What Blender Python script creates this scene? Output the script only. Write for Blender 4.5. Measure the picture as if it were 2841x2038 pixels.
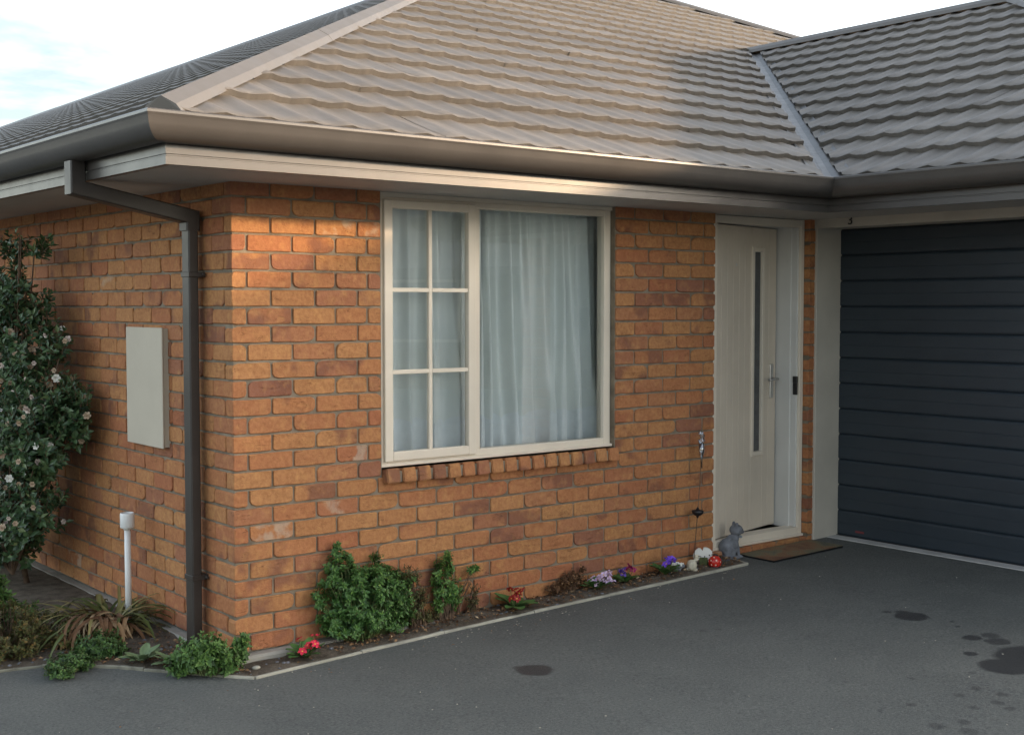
import bpy, bmesh, math, random
import numpy as np
from mathutils import Vector, Matrix

# ------------------------------------------------------------------ clear
for o in list(bpy.data.objects): bpy.data.objects.remove(o)
scene = bpy.context.scene
COL = scene.collection
R = math.radians

# ------------------------------------------------------------------ camera
cam_d = bpy.data.cameras.new('camera'); cam = bpy.data.objects.new('camera', cam_d); COL.objects.link(cam)
cam_d.sensor_fit = 'HORIZONTAL'; cam_d.sensor_width = 36.0; cam_d.lens = 44.84
cam_d.clip_start = 0.05; cam_d.clip_end = 2000
cam.location = (-2.7002, -5.44, 1.642)
fwd = Vector((0.62553, 0.77869, -0.04848))
cam.rotation_euler = fwd.to_track_quat('-Z', 'Y').to_euler()
scene.camera = cam
scene.render.resolution_x = 1024; scene.render.resolution_y = 734

# ------------------------------------------------------------------ light
SUN_AZ, SUN_EL = 53.0, 10.4          # azimuth from -Y towards +X
sdir = Vector((math.sin(R(SUN_AZ))*math.cos(R(SUN_EL)), -math.cos(R(SUN_AZ))*math.cos(R(SUN_EL)), math.sin(R(SUN_EL))))
sun_d = bpy.data.lights.new('sun', 'SUN'); sun = bpy.data.objects.new('sun', sun_d); COL.objects.link(sun)
sun_d.energy = 2.3; sun_d.angle = R(2.2); sun_d.color = (1.0, 0.68, 0.40)
sun.rotation_euler = sdir.to_track_quat('Z', 'Y').to_euler()
sun.location = (6, -6, 6)

world = bpy.data.worlds.new('World'); scene.world = world; world.use_nodes = True
wt = world.node_tree; wt.nodes.clear()
def wn(t, **k):
    n = wt.nodes.new(t)
    for a, b in k.items(): setattr(n, a, b)
    return n
w_out = wn('ShaderNodeOutputWorld'); w_bg = wn('ShaderNodeBackground')
sky = wn('ShaderNodeTexSky', sky_type='NISHITA', sun_disc=False)
sky.sun_elevation = R(SUN_EL); sky.sun_rotation = R(180-SUN_AZ)
sky.altitude = 20; sky.air_density = 1.0; sky.dust_density = 2.5; sky.ozone_density = 1.0
w_bg.inputs['Strength'].default_value = 0.15
tc = wn('ShaderNodeTexCoord'); sep = wn('ShaderNodeSeparateXYZ'); wt.links.new(tc.outputs['Generated'], sep.inputs[0])
addz = wn('ShaderNodeMath', operation='ADD'); wt.links.new(sep.outputs['Z'], addz.inputs[0]); addz.inputs[1].default_value = 0.22
mxz = wn('ShaderNodeMath', operation='MAXIMUM'); wt.links.new(addz.outputs[0], mxz.inputs[0]); mxz.inputs[1].default_value = 0.08
dx = wn('ShaderNodeMath', operation='DIVIDE'); dy = wn('ShaderNodeMath', operation='DIVIDE')
wt.links.new(sep.outputs['X'], dx.inputs[0]); wt.links.new(mxz.outputs[0], dx.inputs[1])
wt.links.new(sep.outputs['Y'], dy.inputs[0]); wt.links.new(mxz.outputs[0], dy.inputs[1])
cmb = wn('ShaderNodeCombineXYZ'); wt.links.new(dx.outputs[0], cmb.inputs[0]); wt.links.new(dy.outputs[0], cmb.inputs[1])
nz = wn('ShaderNodeTexNoise'); nz.inputs['Scale'].default_value = 1.1; nz.inputs['Detail'].default_value = 7; nz.inputs['Roughness'].default_value = 0.55
nz.inputs['Distortion'].default_value = 0.4
wt.links.new(cmb.outputs[0], nz.inputs['Vector'])
rmp = wn('ShaderNodeMapRange'); rmp.inputs['From Min'].default_value = 0.40; rmp.inputs['From Max'].default_value = 0.62
rmp.inputs['To Min'].default_value = 0.13; rmp.inputs['To Max'].default_value = 1.0
wt.links.new(nz.outputs['Fac'], rmp.inputs['Value'])
# thin cloud: paler and brighter than the clear sky behind it, following the sky's own brightness
cld = wn('ShaderNodeHueSaturation'); cld.inputs['Saturation'].default_value = 0.40; cld.inputs['Value'].default_value = 2.4
wt.links.new(sky.outputs[0], cld.inputs['Color'])
mixw = wn('ShaderNodeMixRGB'); wt.links.new(cld.outputs[0], mixw.inputs['Color2'])
clr = wn('ShaderNodeHueSaturation'); clr.inputs['Value'].default_value = 0.74; clr.inputs['Saturation'].default_value = 0.9; wt.links.new(sky.outputs[0], clr.inputs['Color'])
wt.links.new(rmp.outputs[0], mixw.inputs['Fac']); wt.links.new(clr.outputs[0], mixw.inputs['Color1'])
wt.links.new(mixw.outputs[0], w_bg.inputs['Color']); wt.links.new(w_bg.outputs[0], w_out.inputs['Surface'])

scene.view_settings.view_transform = 'Standard'; scene.view_settings.look = 'None'
scene.view_settings.exposure = 1.45; scene.view_settings.gamma = 1.0
scene.render.engine = 'CYCLES'

# ------------------------------------------------------------------ helpers
def tag(o, label=None, cat=None, group=None, kind=None):
    if label: o['label'] = label
    if cat: o['category'] = cat
    if group: o['group'] = group
    if kind: o['kind'] = kind
    return o
def empty(name, loc=(0, 0, 0)):
    o = bpy.data.objects.new(name, None); COL.objects.link(o); o.location = loc; o.empty_display_size = 0.05
    return o
def link(name, me, parent=None, loc=None, rot=None):
    o = bpy.data.objects.new(name, me); COL.objects.link(o)
    if parent is not None: o.parent = parent
    if loc is not None: o.location = loc
    if rot is not None: o.rotation_euler = rot
    return o
class MB:
    """collects geometry for ONE mesh"""
    def __init__(s): s.v = []; s.f = []; s.m = []; s.sm = []
    def add(s, vs, fs, mi=0, smooth=False):
        b = len(s.v); s.v += [tuple(x) for x in vs]
        s.f += [tuple(i+b for i in f) for f in fs]; s.m += [mi]*len(fs); s.sm += [smooth]*len(fs); return s
    def box(s, x0, x1, y0, y1, z0, z1, mi=0, mat=None):
        vs = [(x0,y0,z0),(x1,y0,z0),(x1,y1,z0),(x0,y1,z0),(x0,y0,z1),(x1,y0,z1),(x1,y1,z1),(x0,y1,z1)]
        if mat is not None: vs = [tuple(mat @ Vector(v)) for v in vs]
        return s.add(vs, [(0,3,2,1),(4,5,6,7),(0,1,5,4),(1,2,6,5),(2,3,7,6),(3,0,4,7)], mi)
    def bbox(s, x0, x1, y0, y1, z0, z1, b=0.003, mi=0, mat=None):
        """box with bevelled edges"""
        bm = bmesh.new(); bmesh.ops.create_cube(bm, size=1)
        for v in bm.verts: v.co = Vector(((x0+x1)/2+v.co.x*(x1-x0), (y0+y1)/2+v.co.y*(y1-y0), (z0+z1)/2+v.co.z*(z1-z0)))
        bmesh.ops.bevel(bm, geom=list(bm.edges), offset=b, segments=1, affect='EDGES')
        return s.bm(bm, mi, mat)
    def bm(s, bm, mi=0, mat=None, smooth=False):
        bm.verts.index_update()
        vs = [tuple((mat @ v.co) if mat is not None else v.co) for v in bm.verts]; fs = [tuple(v.index for v in f.verts) for f in bm.faces]
        bm.free(); return s.add(vs, fs, mi, smooth)
    def tube(s, pts, rad, n=8, mi=0, cap=True, smooth=True):
        pts = [Vector(p) for p in pts]; rads = rad if isinstance(rad, (list, tuple)) else [rad]*len(pts)
        vs = []; up = Vector((0.31, 0.17, 0.93)).normalized()
        for i, p in enumerate(pts):
            t = (pts[min(i+1, len(pts)-1)]-pts[max(i-1, 0)]).normalized()
            a = t.cross(up)
            if a.length < 1e-3: a = t.cross(Vector((1, 0, 0)))
            a.normalize(); b = t.cross(a)
            for k in range(n):
                q = 2*math.pi*k/n; vs.append(p+(a*math.cos(q)+b*math.sin(q))*rads[i])
        fs = []
        for i in range(len(pts)-1):
            for k in range(n): fs.append((i*n+k, i*n+(k+1) % n, (i+1)*n+(k+1) % n, (i+1)*n+k))
        s.add(vs, fs, mi, smooth)
        if cap:
            b = len(s.v)-len(vs); s.f += [tuple(b+k for k in reversed(range(n))), tuple(b+(len(pts)-1)*n+k for k in range(n))]; s.m += [mi]*2; s.sm += [False]*2
        return s
    def lathe(s, prof, n=16, c=(0, 0, 0), mi=0, smooth=True):
        vs = []; fs = []
        for r, z in prof:
            for k in range(n):
                q = 2*math.pi*k/n; vs.append((c[0]+r*math.cos(q), c[1]+r*math.sin(q), c[2]+z))
        for i in range(len(prof)-1):
            for k in range(n): fs.append((i*n+k, i*n+(k+1) % n, (i+1)*n+(k+1) % n, (i+1)*n+k))
        return s.add(vs, fs, mi, smooth)
    def mesh(s, name, mats):
        me = bpy.data.meshes.new(name); me.from_pydata(s.v, [], s.f)
        for m in (mats if isinstance(mats, (list, tuple)) else [mats]): me.materials.append(m)
        me.polygons.foreach_set('material_index', s.m); me.polygons.foreach_set('use_smooth', s.sm); me.update(); return me
    def build(s, name, mats, parent=None, loc=None, rot=None):
        return link(name, s.mesh(name, mats), parent, loc, rot)

# ------------------------------------------------------------------ materials
def newmat(name):
    m = bpy.data.materials.new(name); m.use_nodes = True; nt = m.node_tree; nt.nodes.clear()
    out = nt.nodes.new('ShaderNodeOutputMaterial'); bs = nt.nodes.new('ShaderNodeBsdfPrincipled'); nt.links.new(bs.outputs[0], out.inputs[0])
    return m, nt, bs
def nd(nt, t, ins=None, **k):
    n = nt.nodes.new(t)
    for a, b in k.items(): setattr(n, a, b)
    for a, b in (ins or {}).items():
        if hasattr(b, 'is_output') or isinstance(b, bpy.types.NodeSocket): nt.links.new(b, n.inputs[a])
        else: n.inputs[a].default_value = b
    return n
def ramp(nt, fac, stops, interp='LINEAR'):
    n = nt.nodes.new('ShaderNodeValToRGB'); n.color_ramp.interpolation = interp
    el = n.color_ramp.elements
    while len(el) > 1: el.remove(el[-1])
    el[0].position = stops[0][0]; el[0].color = (*stops[0][1], 1)
    for p, c in stops[1:]:
        e = el.new(p); e.color = (*c, 1)
    nt.links.new(fac, n.inputs[0]); return n.outputs[0]
def mixc(nt, fac, a, b, mode='MIX'):
    n = nt.nodes.new('ShaderNodeMixRGB'); n.blend_type = mode
    for i, v in enumerate((fac, a, b)):
        if isinstance(v, bpy.types.NodeSocket): nt.links.new(v, n.inputs[i])
        elif i == 0: n.inputs[0].default_value = v
        else: n.inputs[i].default_value = (*v, 1)
    return n.outputs[0]
def noise(nt, vec, scale, detail=4, rough=0.55, dist=0):
    return nd(nt, 'ShaderNodeTexNoise', {'Vector': vec, 'Scale': scale, 'Detail': detail, 'Roughness': rough, 'Distortion': dist}).outputs['Fac']
def bump(nt, bs, h, strength=0.3, dist=0.01):
    b = nd(nt, 'ShaderNodeBump', {'Height': h, 'Strength': strength, 'Distance': dist}); nt.links.new(b.outputs[0], bs.inputs['Normal'])
def simple(name, col, rough=0.5, var=0.08, nscale=6.0, bstr=0.0, bscale=80.0, metallic=0.0, spec=0.5, dirt=None):
    m, nt, bs = newmat(name)
    co = nd(nt, 'ShaderNodeTexCoord').outputs['Object']
    n1 = noise(nt, co, nscale, 5)
    dark = tuple(c*(1-var*1.6) for c in col); lite = tuple(min(1, c*(1+var*1.6)) for c in col)
    c = ramp(nt, n1, [(0.3, dark), (0.7, lite)])
    if dirt:
        n3 = noise(nt, co, nscale*0.5, 8, 0.7)
        f = nd(nt, 'ShaderNodeMapRange', {'Value': n3, 'From Min': 0.5, 'From Max': 0.75, 'To Min': 0.0, 'To Max': dirt[1]}).outputs[0]
        c = mixc(nt, f, c, dirt[0])
    nt.links.new(c, bs.inputs['Base Color'])
    rr = nd(nt, 'ShaderNodeMapRange', {'Value': noise(nt, co, nscale*2.7, 4), 'To Min': max(0.02, rough-0.1), 'To Max': min(1, rough+0.1)})
    nt.links.new(rr.outputs[0], bs.inputs['Roughness'])
    bs.inputs['Metallic'].default_value = metallic; bs.inputs['Specular IOR Level'].default_value = spec
    if bstr: bump(nt, bs, noise(nt, co, bscale, 3), bstr, 0.004)
    return m

def brick_material(name, use_attr):
    m, nt, bs = newmat(name)
    tcn = nd(nt, 'ShaderNodeTexCoord')
    if use_attr:
        rnd = nd(nt, 'ShaderNodeAttribute', attribute_name='rnd').outputs['Fac']
    else:
        rnd = nd(nt, 'ShaderNodeObjectInfo').outputs['Random']
    off = nd(nt, 'ShaderNodeVectorMath', {0: tcn.outputs['Object']}, operation='ADD')
    sc = nd(nt, 'ShaderNodeMath', {0: rnd, 1: 37.0}, operation='MULTIPLY')
    cb = nd(nt, 'ShaderNodeCombineXYZ', {0: sc.outputs[0], 1: sc.outputs[0], 2: sc.outputs[0]})
    nt.links.new(cb.outputs[0], off.inputs[1])
    v = off.outputs[0]
    r2 = nd(nt, 'ShaderNodeMath', {0: nd(nt, 'ShaderNodeMath', {0: rnd, 1: 91.7}, operation='MULTIPLY').outputs[0]}, operation='FRACT').outputs[0]
    base = ramp(nt, r2, [(0.0, (0.405, 0.188, 0.078)), (0.22, (0.445, 0.218, 0.090)), (0.42, (0.385, 0.160, 0.072)), (0.60, (0.43, 0.190, 0.080)),
                         (0.74, (0.36, 0.135, 0.066)), (0.86, (0.385, 0.174, 0.083)), (0.94, (0.34, 0.145, 0.078)), (1.0, (0.26, 0.115, 0.074))])
    # burnt ends: purple brown patches with their own shape
    pn = noise(nt, v, 6.0, 2, 0.4)
    r3 = nd(nt, 'ShaderNodeMath', {0: nd(nt, 'ShaderNodeMath', {0: rnd, 1: 53.3}, operation='MULTIPLY').outputs[0]}, operation='FRACT').outputs[0]
    thr = nd(nt, 'ShaderNodeMapRange', {'Value': r3, 'From Min': 0.0, 'From Max': 0.6, 'To Min': 0.43, 'To Max': 0.70}).outputs[0]
    pf = nd(nt, 'ShaderNodeMapRange', {'Value': pn, 'From Min': thr, 'To Min': 0.0, 'To Max': 0.78})
    t2 = nd(nt, 'ShaderNodeMath', {0: thr, 1: 0.10}, operation='ADD').outputs[0]; nt.links.new(t2, pf.inputs['From Max'])
    c = mixc(nt, pf.outputs[0], base, (0.19, 0.085, 0.058))
    # mottling
    c = mixc(nt, nd(nt, 'ShaderNodeMapRange', {'Value': noise(nt, v, 55, 5, 0.65), 'From Min': 0.38, 'From Max': 0.70, 'To Min': 0, 'To Max': 0.55}).outputs[0], c, (0.22, 0.075, 0.03))
    c = mixc(nt, nd(nt, 'ShaderNodeMapRange', {'Value': noise(nt, v, 22, 3, 0.5), 'From Min': 0.52, 'From Max': 0.8, 'To Min': 0, 'To Max': 0.35}).outputs[0], c, (0.60, 0.33, 0.12))
    # dragged crease marks
    wv = nd(nt, 'ShaderNodeMapping', {'Vector': v, 'Rotation': (0, 0.55, 0), 'Scale': (9.0, 9.0, 42.0)})
    cr = noise(nt, wv.outputs[0], 1.0, 3, 0.5, 1.2)
    crf = nd(nt, 'ShaderNodeMath', {0: nd(nt, 'ShaderNodeMath', {0: cr, 1: 0.52}, operation='SUBTRACT').outputs[0]}, operation='ABSOLUTE').outputs[0]
    line = nd(nt, 'ShaderNodeMapRange', {'Value': crf, 'From Min': 0.0, 'From Max': 0.014, 'To Min': 0.75, 'To Max': 0.0}).outputs[0]
    gate = nd(nt, 'ShaderNodeMapRange', {'Value': noise(nt, v, 9.0, 2), 'From Min': 0.50, 'From Max': 0.60, 'To Min': 0.0, 'To Max': 1.0}).outputs[0]
    line = nd(nt, 'ShaderNodeMath', {0: line, 1: gate}, operation='MULTIPLY').outputs[0]
    c = mixc(nt, line, c, (0.12, 0.05, 0.025))
    # a few bricks with lime bloom
    r4 = nd(nt, 'ShaderNodeMath', {0: nd(nt, 'ShaderNodeMath', {0: rnd, 1: 17.9}, operation='MULTIPLY').outputs[0]}, operation='FRACT').outputs[0]
    wf = nd(nt, 'ShaderNodeMapRange', {'Value': r4, 'From Min': 0.988, 'From Max': 0.990, 'To Min': 0.0, 'To Max': 0.45}).outputs[0]
    wn_ = nd(nt, 'ShaderNodeMapRange', {'Value': noise(nt, v, 11, 3), 'From Min': 0.5, 'From Max': 0.62}).outputs[0]
    c = mixc(nt, nd(nt, 'ShaderNodeMath', {0: wf, 1: wn_}, operation='MULTIPLY').outputs[0], c, (0.46, 0.42, 0.34))
    nt.links.new(c, bs.inputs['Base Color']); bs.inputs['Roughness'].default_value = 0.85; bs.inputs['Specular IOR Level'].default_value = 0.25
    h = nd(nt, 'ShaderNodeMath', {0: noise(nt, v, 60, 4, 0.6), 1: nd(nt, 'ShaderNodeMath', {0: line, 1: -0.8}, operation='MULTIPLY').outputs[0]}, operation='ADD').outputs[0]
    bump(nt, bs, h, 0.7, 0.004)
    return m

def leaf_mat(name, cols, rough=0.45, trans=0.12):
    m, nt, bs = newmat(name)
    rnd = nd(nt, 'ShaderNodeAttribute', attribute_name='rnd').outputs['Fac']
    n = len(cols); c = ramp(nt, rnd, [(i/max(1, n-1), cc) for i, cc in enumerate(cols)])
    nt.links.new(c, bs.inputs['Base Color']); bs.inputs['Roughness'].default_value = rough; bs.inputs['Specular IOR Level'].default_value = 0.35
    tr = nd(nt, 'ShaderNodeBsdfTranslucent'); nt.links.new(c, tr.inputs[0])
    mx = nd(nt, 'ShaderNodeMixShader', {0: trans}); nt.links.new(bs.outputs[0], mx.inputs[1]); nt.links.new(tr.outputs[0], mx.inputs[2])
    out = [x for x in nt.nodes if x.type == 'OUTPUT_MATERIAL'][0]; nt.links.new(mx.outputs[0], out.inputs[0])
    return m
def petal_mat(name, col, var=0.15):
    m, nt, bs = newmat(name)
    co = nd(nt, 'ShaderNodeTexCoord').outputs['Object']
    oi = nd(nt, 'ShaderNodeObjectInfo').outputs['Random']
    c = ramp(nt, noise(nt, co, 60, 3), [(0.3, tuple(x*(1-var) for x in col)), (0.7, tuple(min(1, x*(1+var)) for x in col))])
    nt.links.new(c, bs.inputs['Base Color']); bs.inputs['Roughness'].default_value = 0.6
    return m

M = {}
M['brick'] = brick_material('brick_single', False)
M['brick_j'] = brick_material('brick_joined', True)
M['mortar'] = simple('mortar', (0.205, 0.168, 0.124), 0.95, 0.2, 9, 0.6, 120, spec=0.15, dirt=((0.28, 0.24, 0.185), 0.5))
M['concrete'] = simple('footing_concrete', (0.30, 0.285, 0.25), 0.95, 0.15, 7, 0.6, 60, spec=0.2, dirt=((0.16, 0.14, 0.11), 0.7))
M['edge'] = simple('edging_concrete', (0.36, 0.34, 0.28), 0.95, 0.2, 9, 0.6, 70, spec=0.2, dirt=((0.14, 0.13, 0.09), 0.8))
M['edge_d'] = simple('edging_concrete_mossy', (0.22, 0.21, 0.165), 0.95, 0.25, 11, 0.6, 70, spec=0.2, dirt=((0.07, 0.075, 0.045), 0.9))
M['frame'] = simple('frame_paint', (0.68, 0.60, 0.49), 0.42, 0.04, 3, 0.05, 200)
M['door'] = simple('door_paint', (0.60, 0.52, 0.42), 0.5, 0.05, 3, 0.1, 150)
M['jamb'] = simple('jamb_paint', (0.60, 0.59, 0.56), 0.45, 0.04, 3, 0.05, 150)
M['beam'] = simple('garage_trim_paint', (0.47, 0.43, 0.365), 0.55, 0.06, 3, 0.1, 120)
M['soffit'] = simple('soffit_paint', (0.42, 0.395, 0.36), 0.7, 0.05, 2, 0.05, 60)
M['gutter'] = simple('gutter_paint', (0.064, 0.057, 0.051), 0.34, 0.06, 2.5, 0.03, 60, spec=0.6, dirt=((0.12, 0.11, 0.10), 0.25))
M['pipe'] = simple('downpipe_paint', (0.036, 0.029, 0.025), 0.42, 0.1, 4, 0.03, 60, spec=0.5, dirt=((0.07, 0.06, 0.052), 0.4))
M['meter'] = simple('meter_box_paint', (0.48, 0.425, 0.335), 0.6, 0.03, 4, 0.15, 220)
M['pvc'] = simple('white_pvc', (0.72, 0.72, 0.70), 0.4, 0.04, 12, 0, dirt=((0.42, 0.40, 0.35), 0.3))
def garage_material():
    m, nt, bs = newmat('garage_door_paint')
    co = nd(nt, 'ShaderNodeTexCoord').outputs['Object']
    st = nd(nt, 'ShaderNodeMapping', {'Vector': co, 'Scale': (1.0, 3.0, 90.0)}).outputs[0]
    gr = noise(nt, st, 1.6, 5, 0.6, 0.8)
    c = ramp(nt, noise(nt, co, 2.2, 6, 0.65), [(0.3, (0.018, 0.027, 0.037)), (0.7, (0.027, 0.038, 0.049))])
    c = mixc(nt, nd(nt, 'ShaderNodeMapRange', {'Value': gr, 'From Min': 0.55, 'From Max': 0.75, 'To Min': 0, 'To Max': 0.35}).outputs[0], c, (0.040, 0.050, 0.060))
    nt.links.new(c, bs.inputs['Base Color'])
    rr = nd(nt, 'ShaderNodeMapRange', {'Value': noise(nt, co, 3.5, 6), 'To Min': 0.26, 'To Max': 0.52}); nt.links.new(rr.outputs[0], bs.inputs['Roughness'])
    bump(nt, bs, gr, 0.35, 0.003); return m
M['garage'] = garage_material()
M['black'] = simple('black_plastic', (0.012, 0.012, 0.013), 0.4, 0.1, 20)
M['steel'] = simple('brushed_steel', (0.55, 0.54, 0.52), 0.32, 0.05, 30, 0.05, 200, metallic=0.9)
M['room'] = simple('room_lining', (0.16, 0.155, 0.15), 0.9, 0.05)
M['white'] = simple('white_paint', (0.70, 0.69, 0.64), 0.55, 0.06, 14, 0.1, 90)
M['cream'] = simple('cream_glaze', (0.52, 0.47, 0.36), 0.4, 0.15, 25, 0.15, 90)
M['stone'] = simple('grey_stone', (0.145, 0.15, 0.165), 0.85, 0.3, 22, 0.6, 110, dirt=((0.10, 0.10, 0.11), 0.8))
M['stone_lt'] = simple('pale_stone', (0.30, 0.31, 0.32), 0.85, 0.25, 22, 0.6, 110)
M['red'] = simple('red_glaze', (0.50, 0.022, 0.014), 0.22, 0.08, 15)
M['sticker'] = simple('red_sticker', (0.16, 0.03, 0.035), 0.5, 0.1, 40)
M['twig'] = simple('twig_bark', (0.12, 0.075, 0.045), 0.9, 0.3, 30, 0.4, 100)
M['stemg'] = simple('green_stem', (0.10, 0.12, 0.04), 0.8, 0.3, 30)
M['yellow'] = simple('flower_eye', (0.75, 0.45, 0.05), 0.7, 0.1, 40)
M['spot'] = simple('pale_spot', (0.62, 0.42, 0.34), 0.4, 0.1, 30)
M['thresh'] = simple('threshold_concrete', (0.46, 0.45, 0.43), 0.9, 0.1, 6, 0.4, 70, spec=0.2)
M['putty'] = simple('sealant', (0.62, 0.60, 0.54), 0.8, 0.1, 30)

# roof tiles: stone-coat pressed metal, satin
def roof_material(name):
    m, nt, bs = newmat(name)
    co = nd(nt, 'ShaderNodeTexCoord').outputs['Object']
    oi = nd(nt, 'ShaderNodeObjectInfo').outputs['Random']
    st = nd(nt, 'ShaderNodeMapping', {'Vector': co, 'Scale': (9.0, 1.6, 1.0)}).outputs[0]
    c = ramp(nt, noise(nt, st, 2.2, 6, 0.65), [(0.28, (0.118, 0.108, 0.097)), (0.72, (0.182, 0.164, 0.143))])
    g = nd(nt, 'ShaderNodeMapRange', {'Value': oi, 'To Min': 0.84, 'To Max': 1.12}).outputs[0]
    hs = nd(nt, 'ShaderNodeHueSaturation', {'Color': c, 'Value': g}); c = hs.outputs[0]
    f = nd(nt, 'ShaderNodeMapRange', {'Value': noise(nt, co, 14, 6, 0.7), 'From Min': 0.52, 'From Max': 0.72, 'To Min': 0, 'To Max': 0.35}).outputs[0]
    c = mixc(nt, f, c, (0.088, 0.078, 0.067))
    nt.links.new(c, bs.inputs['Base Color']); bs.inputs['Roughness'].default_value = 0.58; bs.inputs['Specular IOR Level'].default_value = 0.4
    bump(nt, bs, noise(nt, co, 260, 2), 0.12, 0.002)
    return m
M['roof'] = roof_material('roof_tile_coating')
M['cap'] = simple('roof_cap_paint', (0.112, 0.101, 0.088), 0.42, 0.05, 3, 0.03, 60, spec=0.55)
M['valley'] = simple('valley_metal', (0.072, 0.068, 0.064), 0.38, 0.12, 5, 0.03, 60, spec=0.6, dirt=((0.10, 0.10, 0.10), 0.5))

# glass: a thin pane, clear with Fresnel reflection
def glass_material(name, tint, extra=0.0, rough=0.0):
    m = bpy.data.materials.new(name); m.use_nodes = True; nt = m.node_tree; nt.nodes.clear()
    out = nt.nodes.new('ShaderNodeOutputMaterial')
    tr = nd(nt, 'ShaderNodeBsdfTransparent', {'Color': (*tint, 1)}); gl = nd(nt, 'ShaderNodeBsdfGlossy', {'Color': (1, 1, 1, 1), 'Roughness': rough})
    fr = nd(nt, 'ShaderNodeFresnel', {'IOR': 1.5})
    f2 = nd(nt, 'ShaderNodeMath', {0: fr.outputs[0], 1: 2.4}, operation='MULTIPLY', use_clamp=True)
    f3 = nd(nt, 'ShaderNodeMath', {0: f2.outputs[0], 1: extra}, operation='ADD', use_clamp=True)
    mx = nd(nt, 'ShaderNodeMixShader', {0: f3.outputs[0]}); nt.links.new(tr.outputs[0], mx.inputs[1]); nt.links.new(gl.outputs[0], mx.inputs[2])
    nt.links.new(mx.outputs[0], out.inputs[0]); return m
M['glass'] = glass_material('window_glass', (0.88, 0.91, 0.93), 0.015)
M['crystal'] = glass_material('crystal', (0.75, 0.80, 0.84), 0.15)
M['obscure'] = simple('obscure_glass', (0.055, 0.06, 0.065), 0.22, 0.15, 20, 0.25, 60, spec=0.6)

# curtain fabric
def curtain_material():
    m, nt, bs = newmat('sheer_curtain')
    co = nd(nt, 'ShaderNodeTexCoord').outputs['Object']
    c = ramp(nt, noise(nt, co, 3, 4), [(0.3, (0.73, 0.77, 0.745)), (0.7, (0.83, 0.86, 0.835))])
    nt.links.new(c, bs.inputs['Base Color']); bs.inputs['Roughness'].default_value = 0.9; bs.inputs['Specular IOR Level'].default_value = 0.1
    wv = nd(nt, 'ShaderNodeTexWave', {'Vector': co, 'Scale': 180.0}); bump(nt, bs, wv.outputs['Fac'], 0.1, 0.001)
    return m
M['curtain'] = curtain_material()
M['lace'] = simple('lace_hem', (0.80, 0.84, 0.85), 0.9, 0.03, 20, 0.2, 160, spec=0.1)

# ------------------------------------------------------------------ driveway
def gz(x): return -0.05+0.024*max(-3.5, min(5.2, x))
STAINS = [(2.55,-2.62,.02,.4),(2.30,-2.75,.03,.3),(1.45,-1.35,.012,.4),(2.75,-1.30,.012,.4),(2.9,-1.0,.010,.4),(1.9,-2.05,.014,.35),(3.05,-1.61,.086,1),(3.04,-1.47,.027,.6),(3.09,-1.53,.041,.6),(2.84,-2.42,.19,.95),(2.61,-2.40,.12,.8),(2.92,-2.04,.047,.75),(2.95,-2.16,.06,.6),
 (3.02,-2.08,.046,.5),(2.67,-2.18,.033,.75),(3.38,-.89,.018,.7),(3.39,-.94,.016,.5),(3.36,-1.04,.013,.7),(3.34,-1.15,.013,.7),(3.32,-1.39,.016,.5),(3.32,-1.51,.019,.45),
 (3.11,-1.81,.013,.6),(3.05,-1.88,.014,.7),(2.15,-2.22,.015,.5),(2.42,-2.35,.018,.4),(2.1,-2.48,.025,.35),(2.23,-2.48,.026,.45),(2.05,-1.07,.019,.6),(2.13,-1.1,.019,.4),
 (2.04,-1.18,.016,.4),(2.36,-1.49,.014,.5),(1.85,-2.42,.022,.4),(2.13,-2.64,.029,.35),(2.1,-2.71,.026,.35),(2.24,-2.59,.025,.4),(1.82,-2.68,.028,.3),(2.0,-2.61,.025,.3),
 (1.7,-2.63,.034,.3),(1.74,-2.75,.037,.3),(1.69,-2.38,.013,.35),(.998,-1.005,.085,.8),(.965,-.931,.03,.6)]
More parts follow.
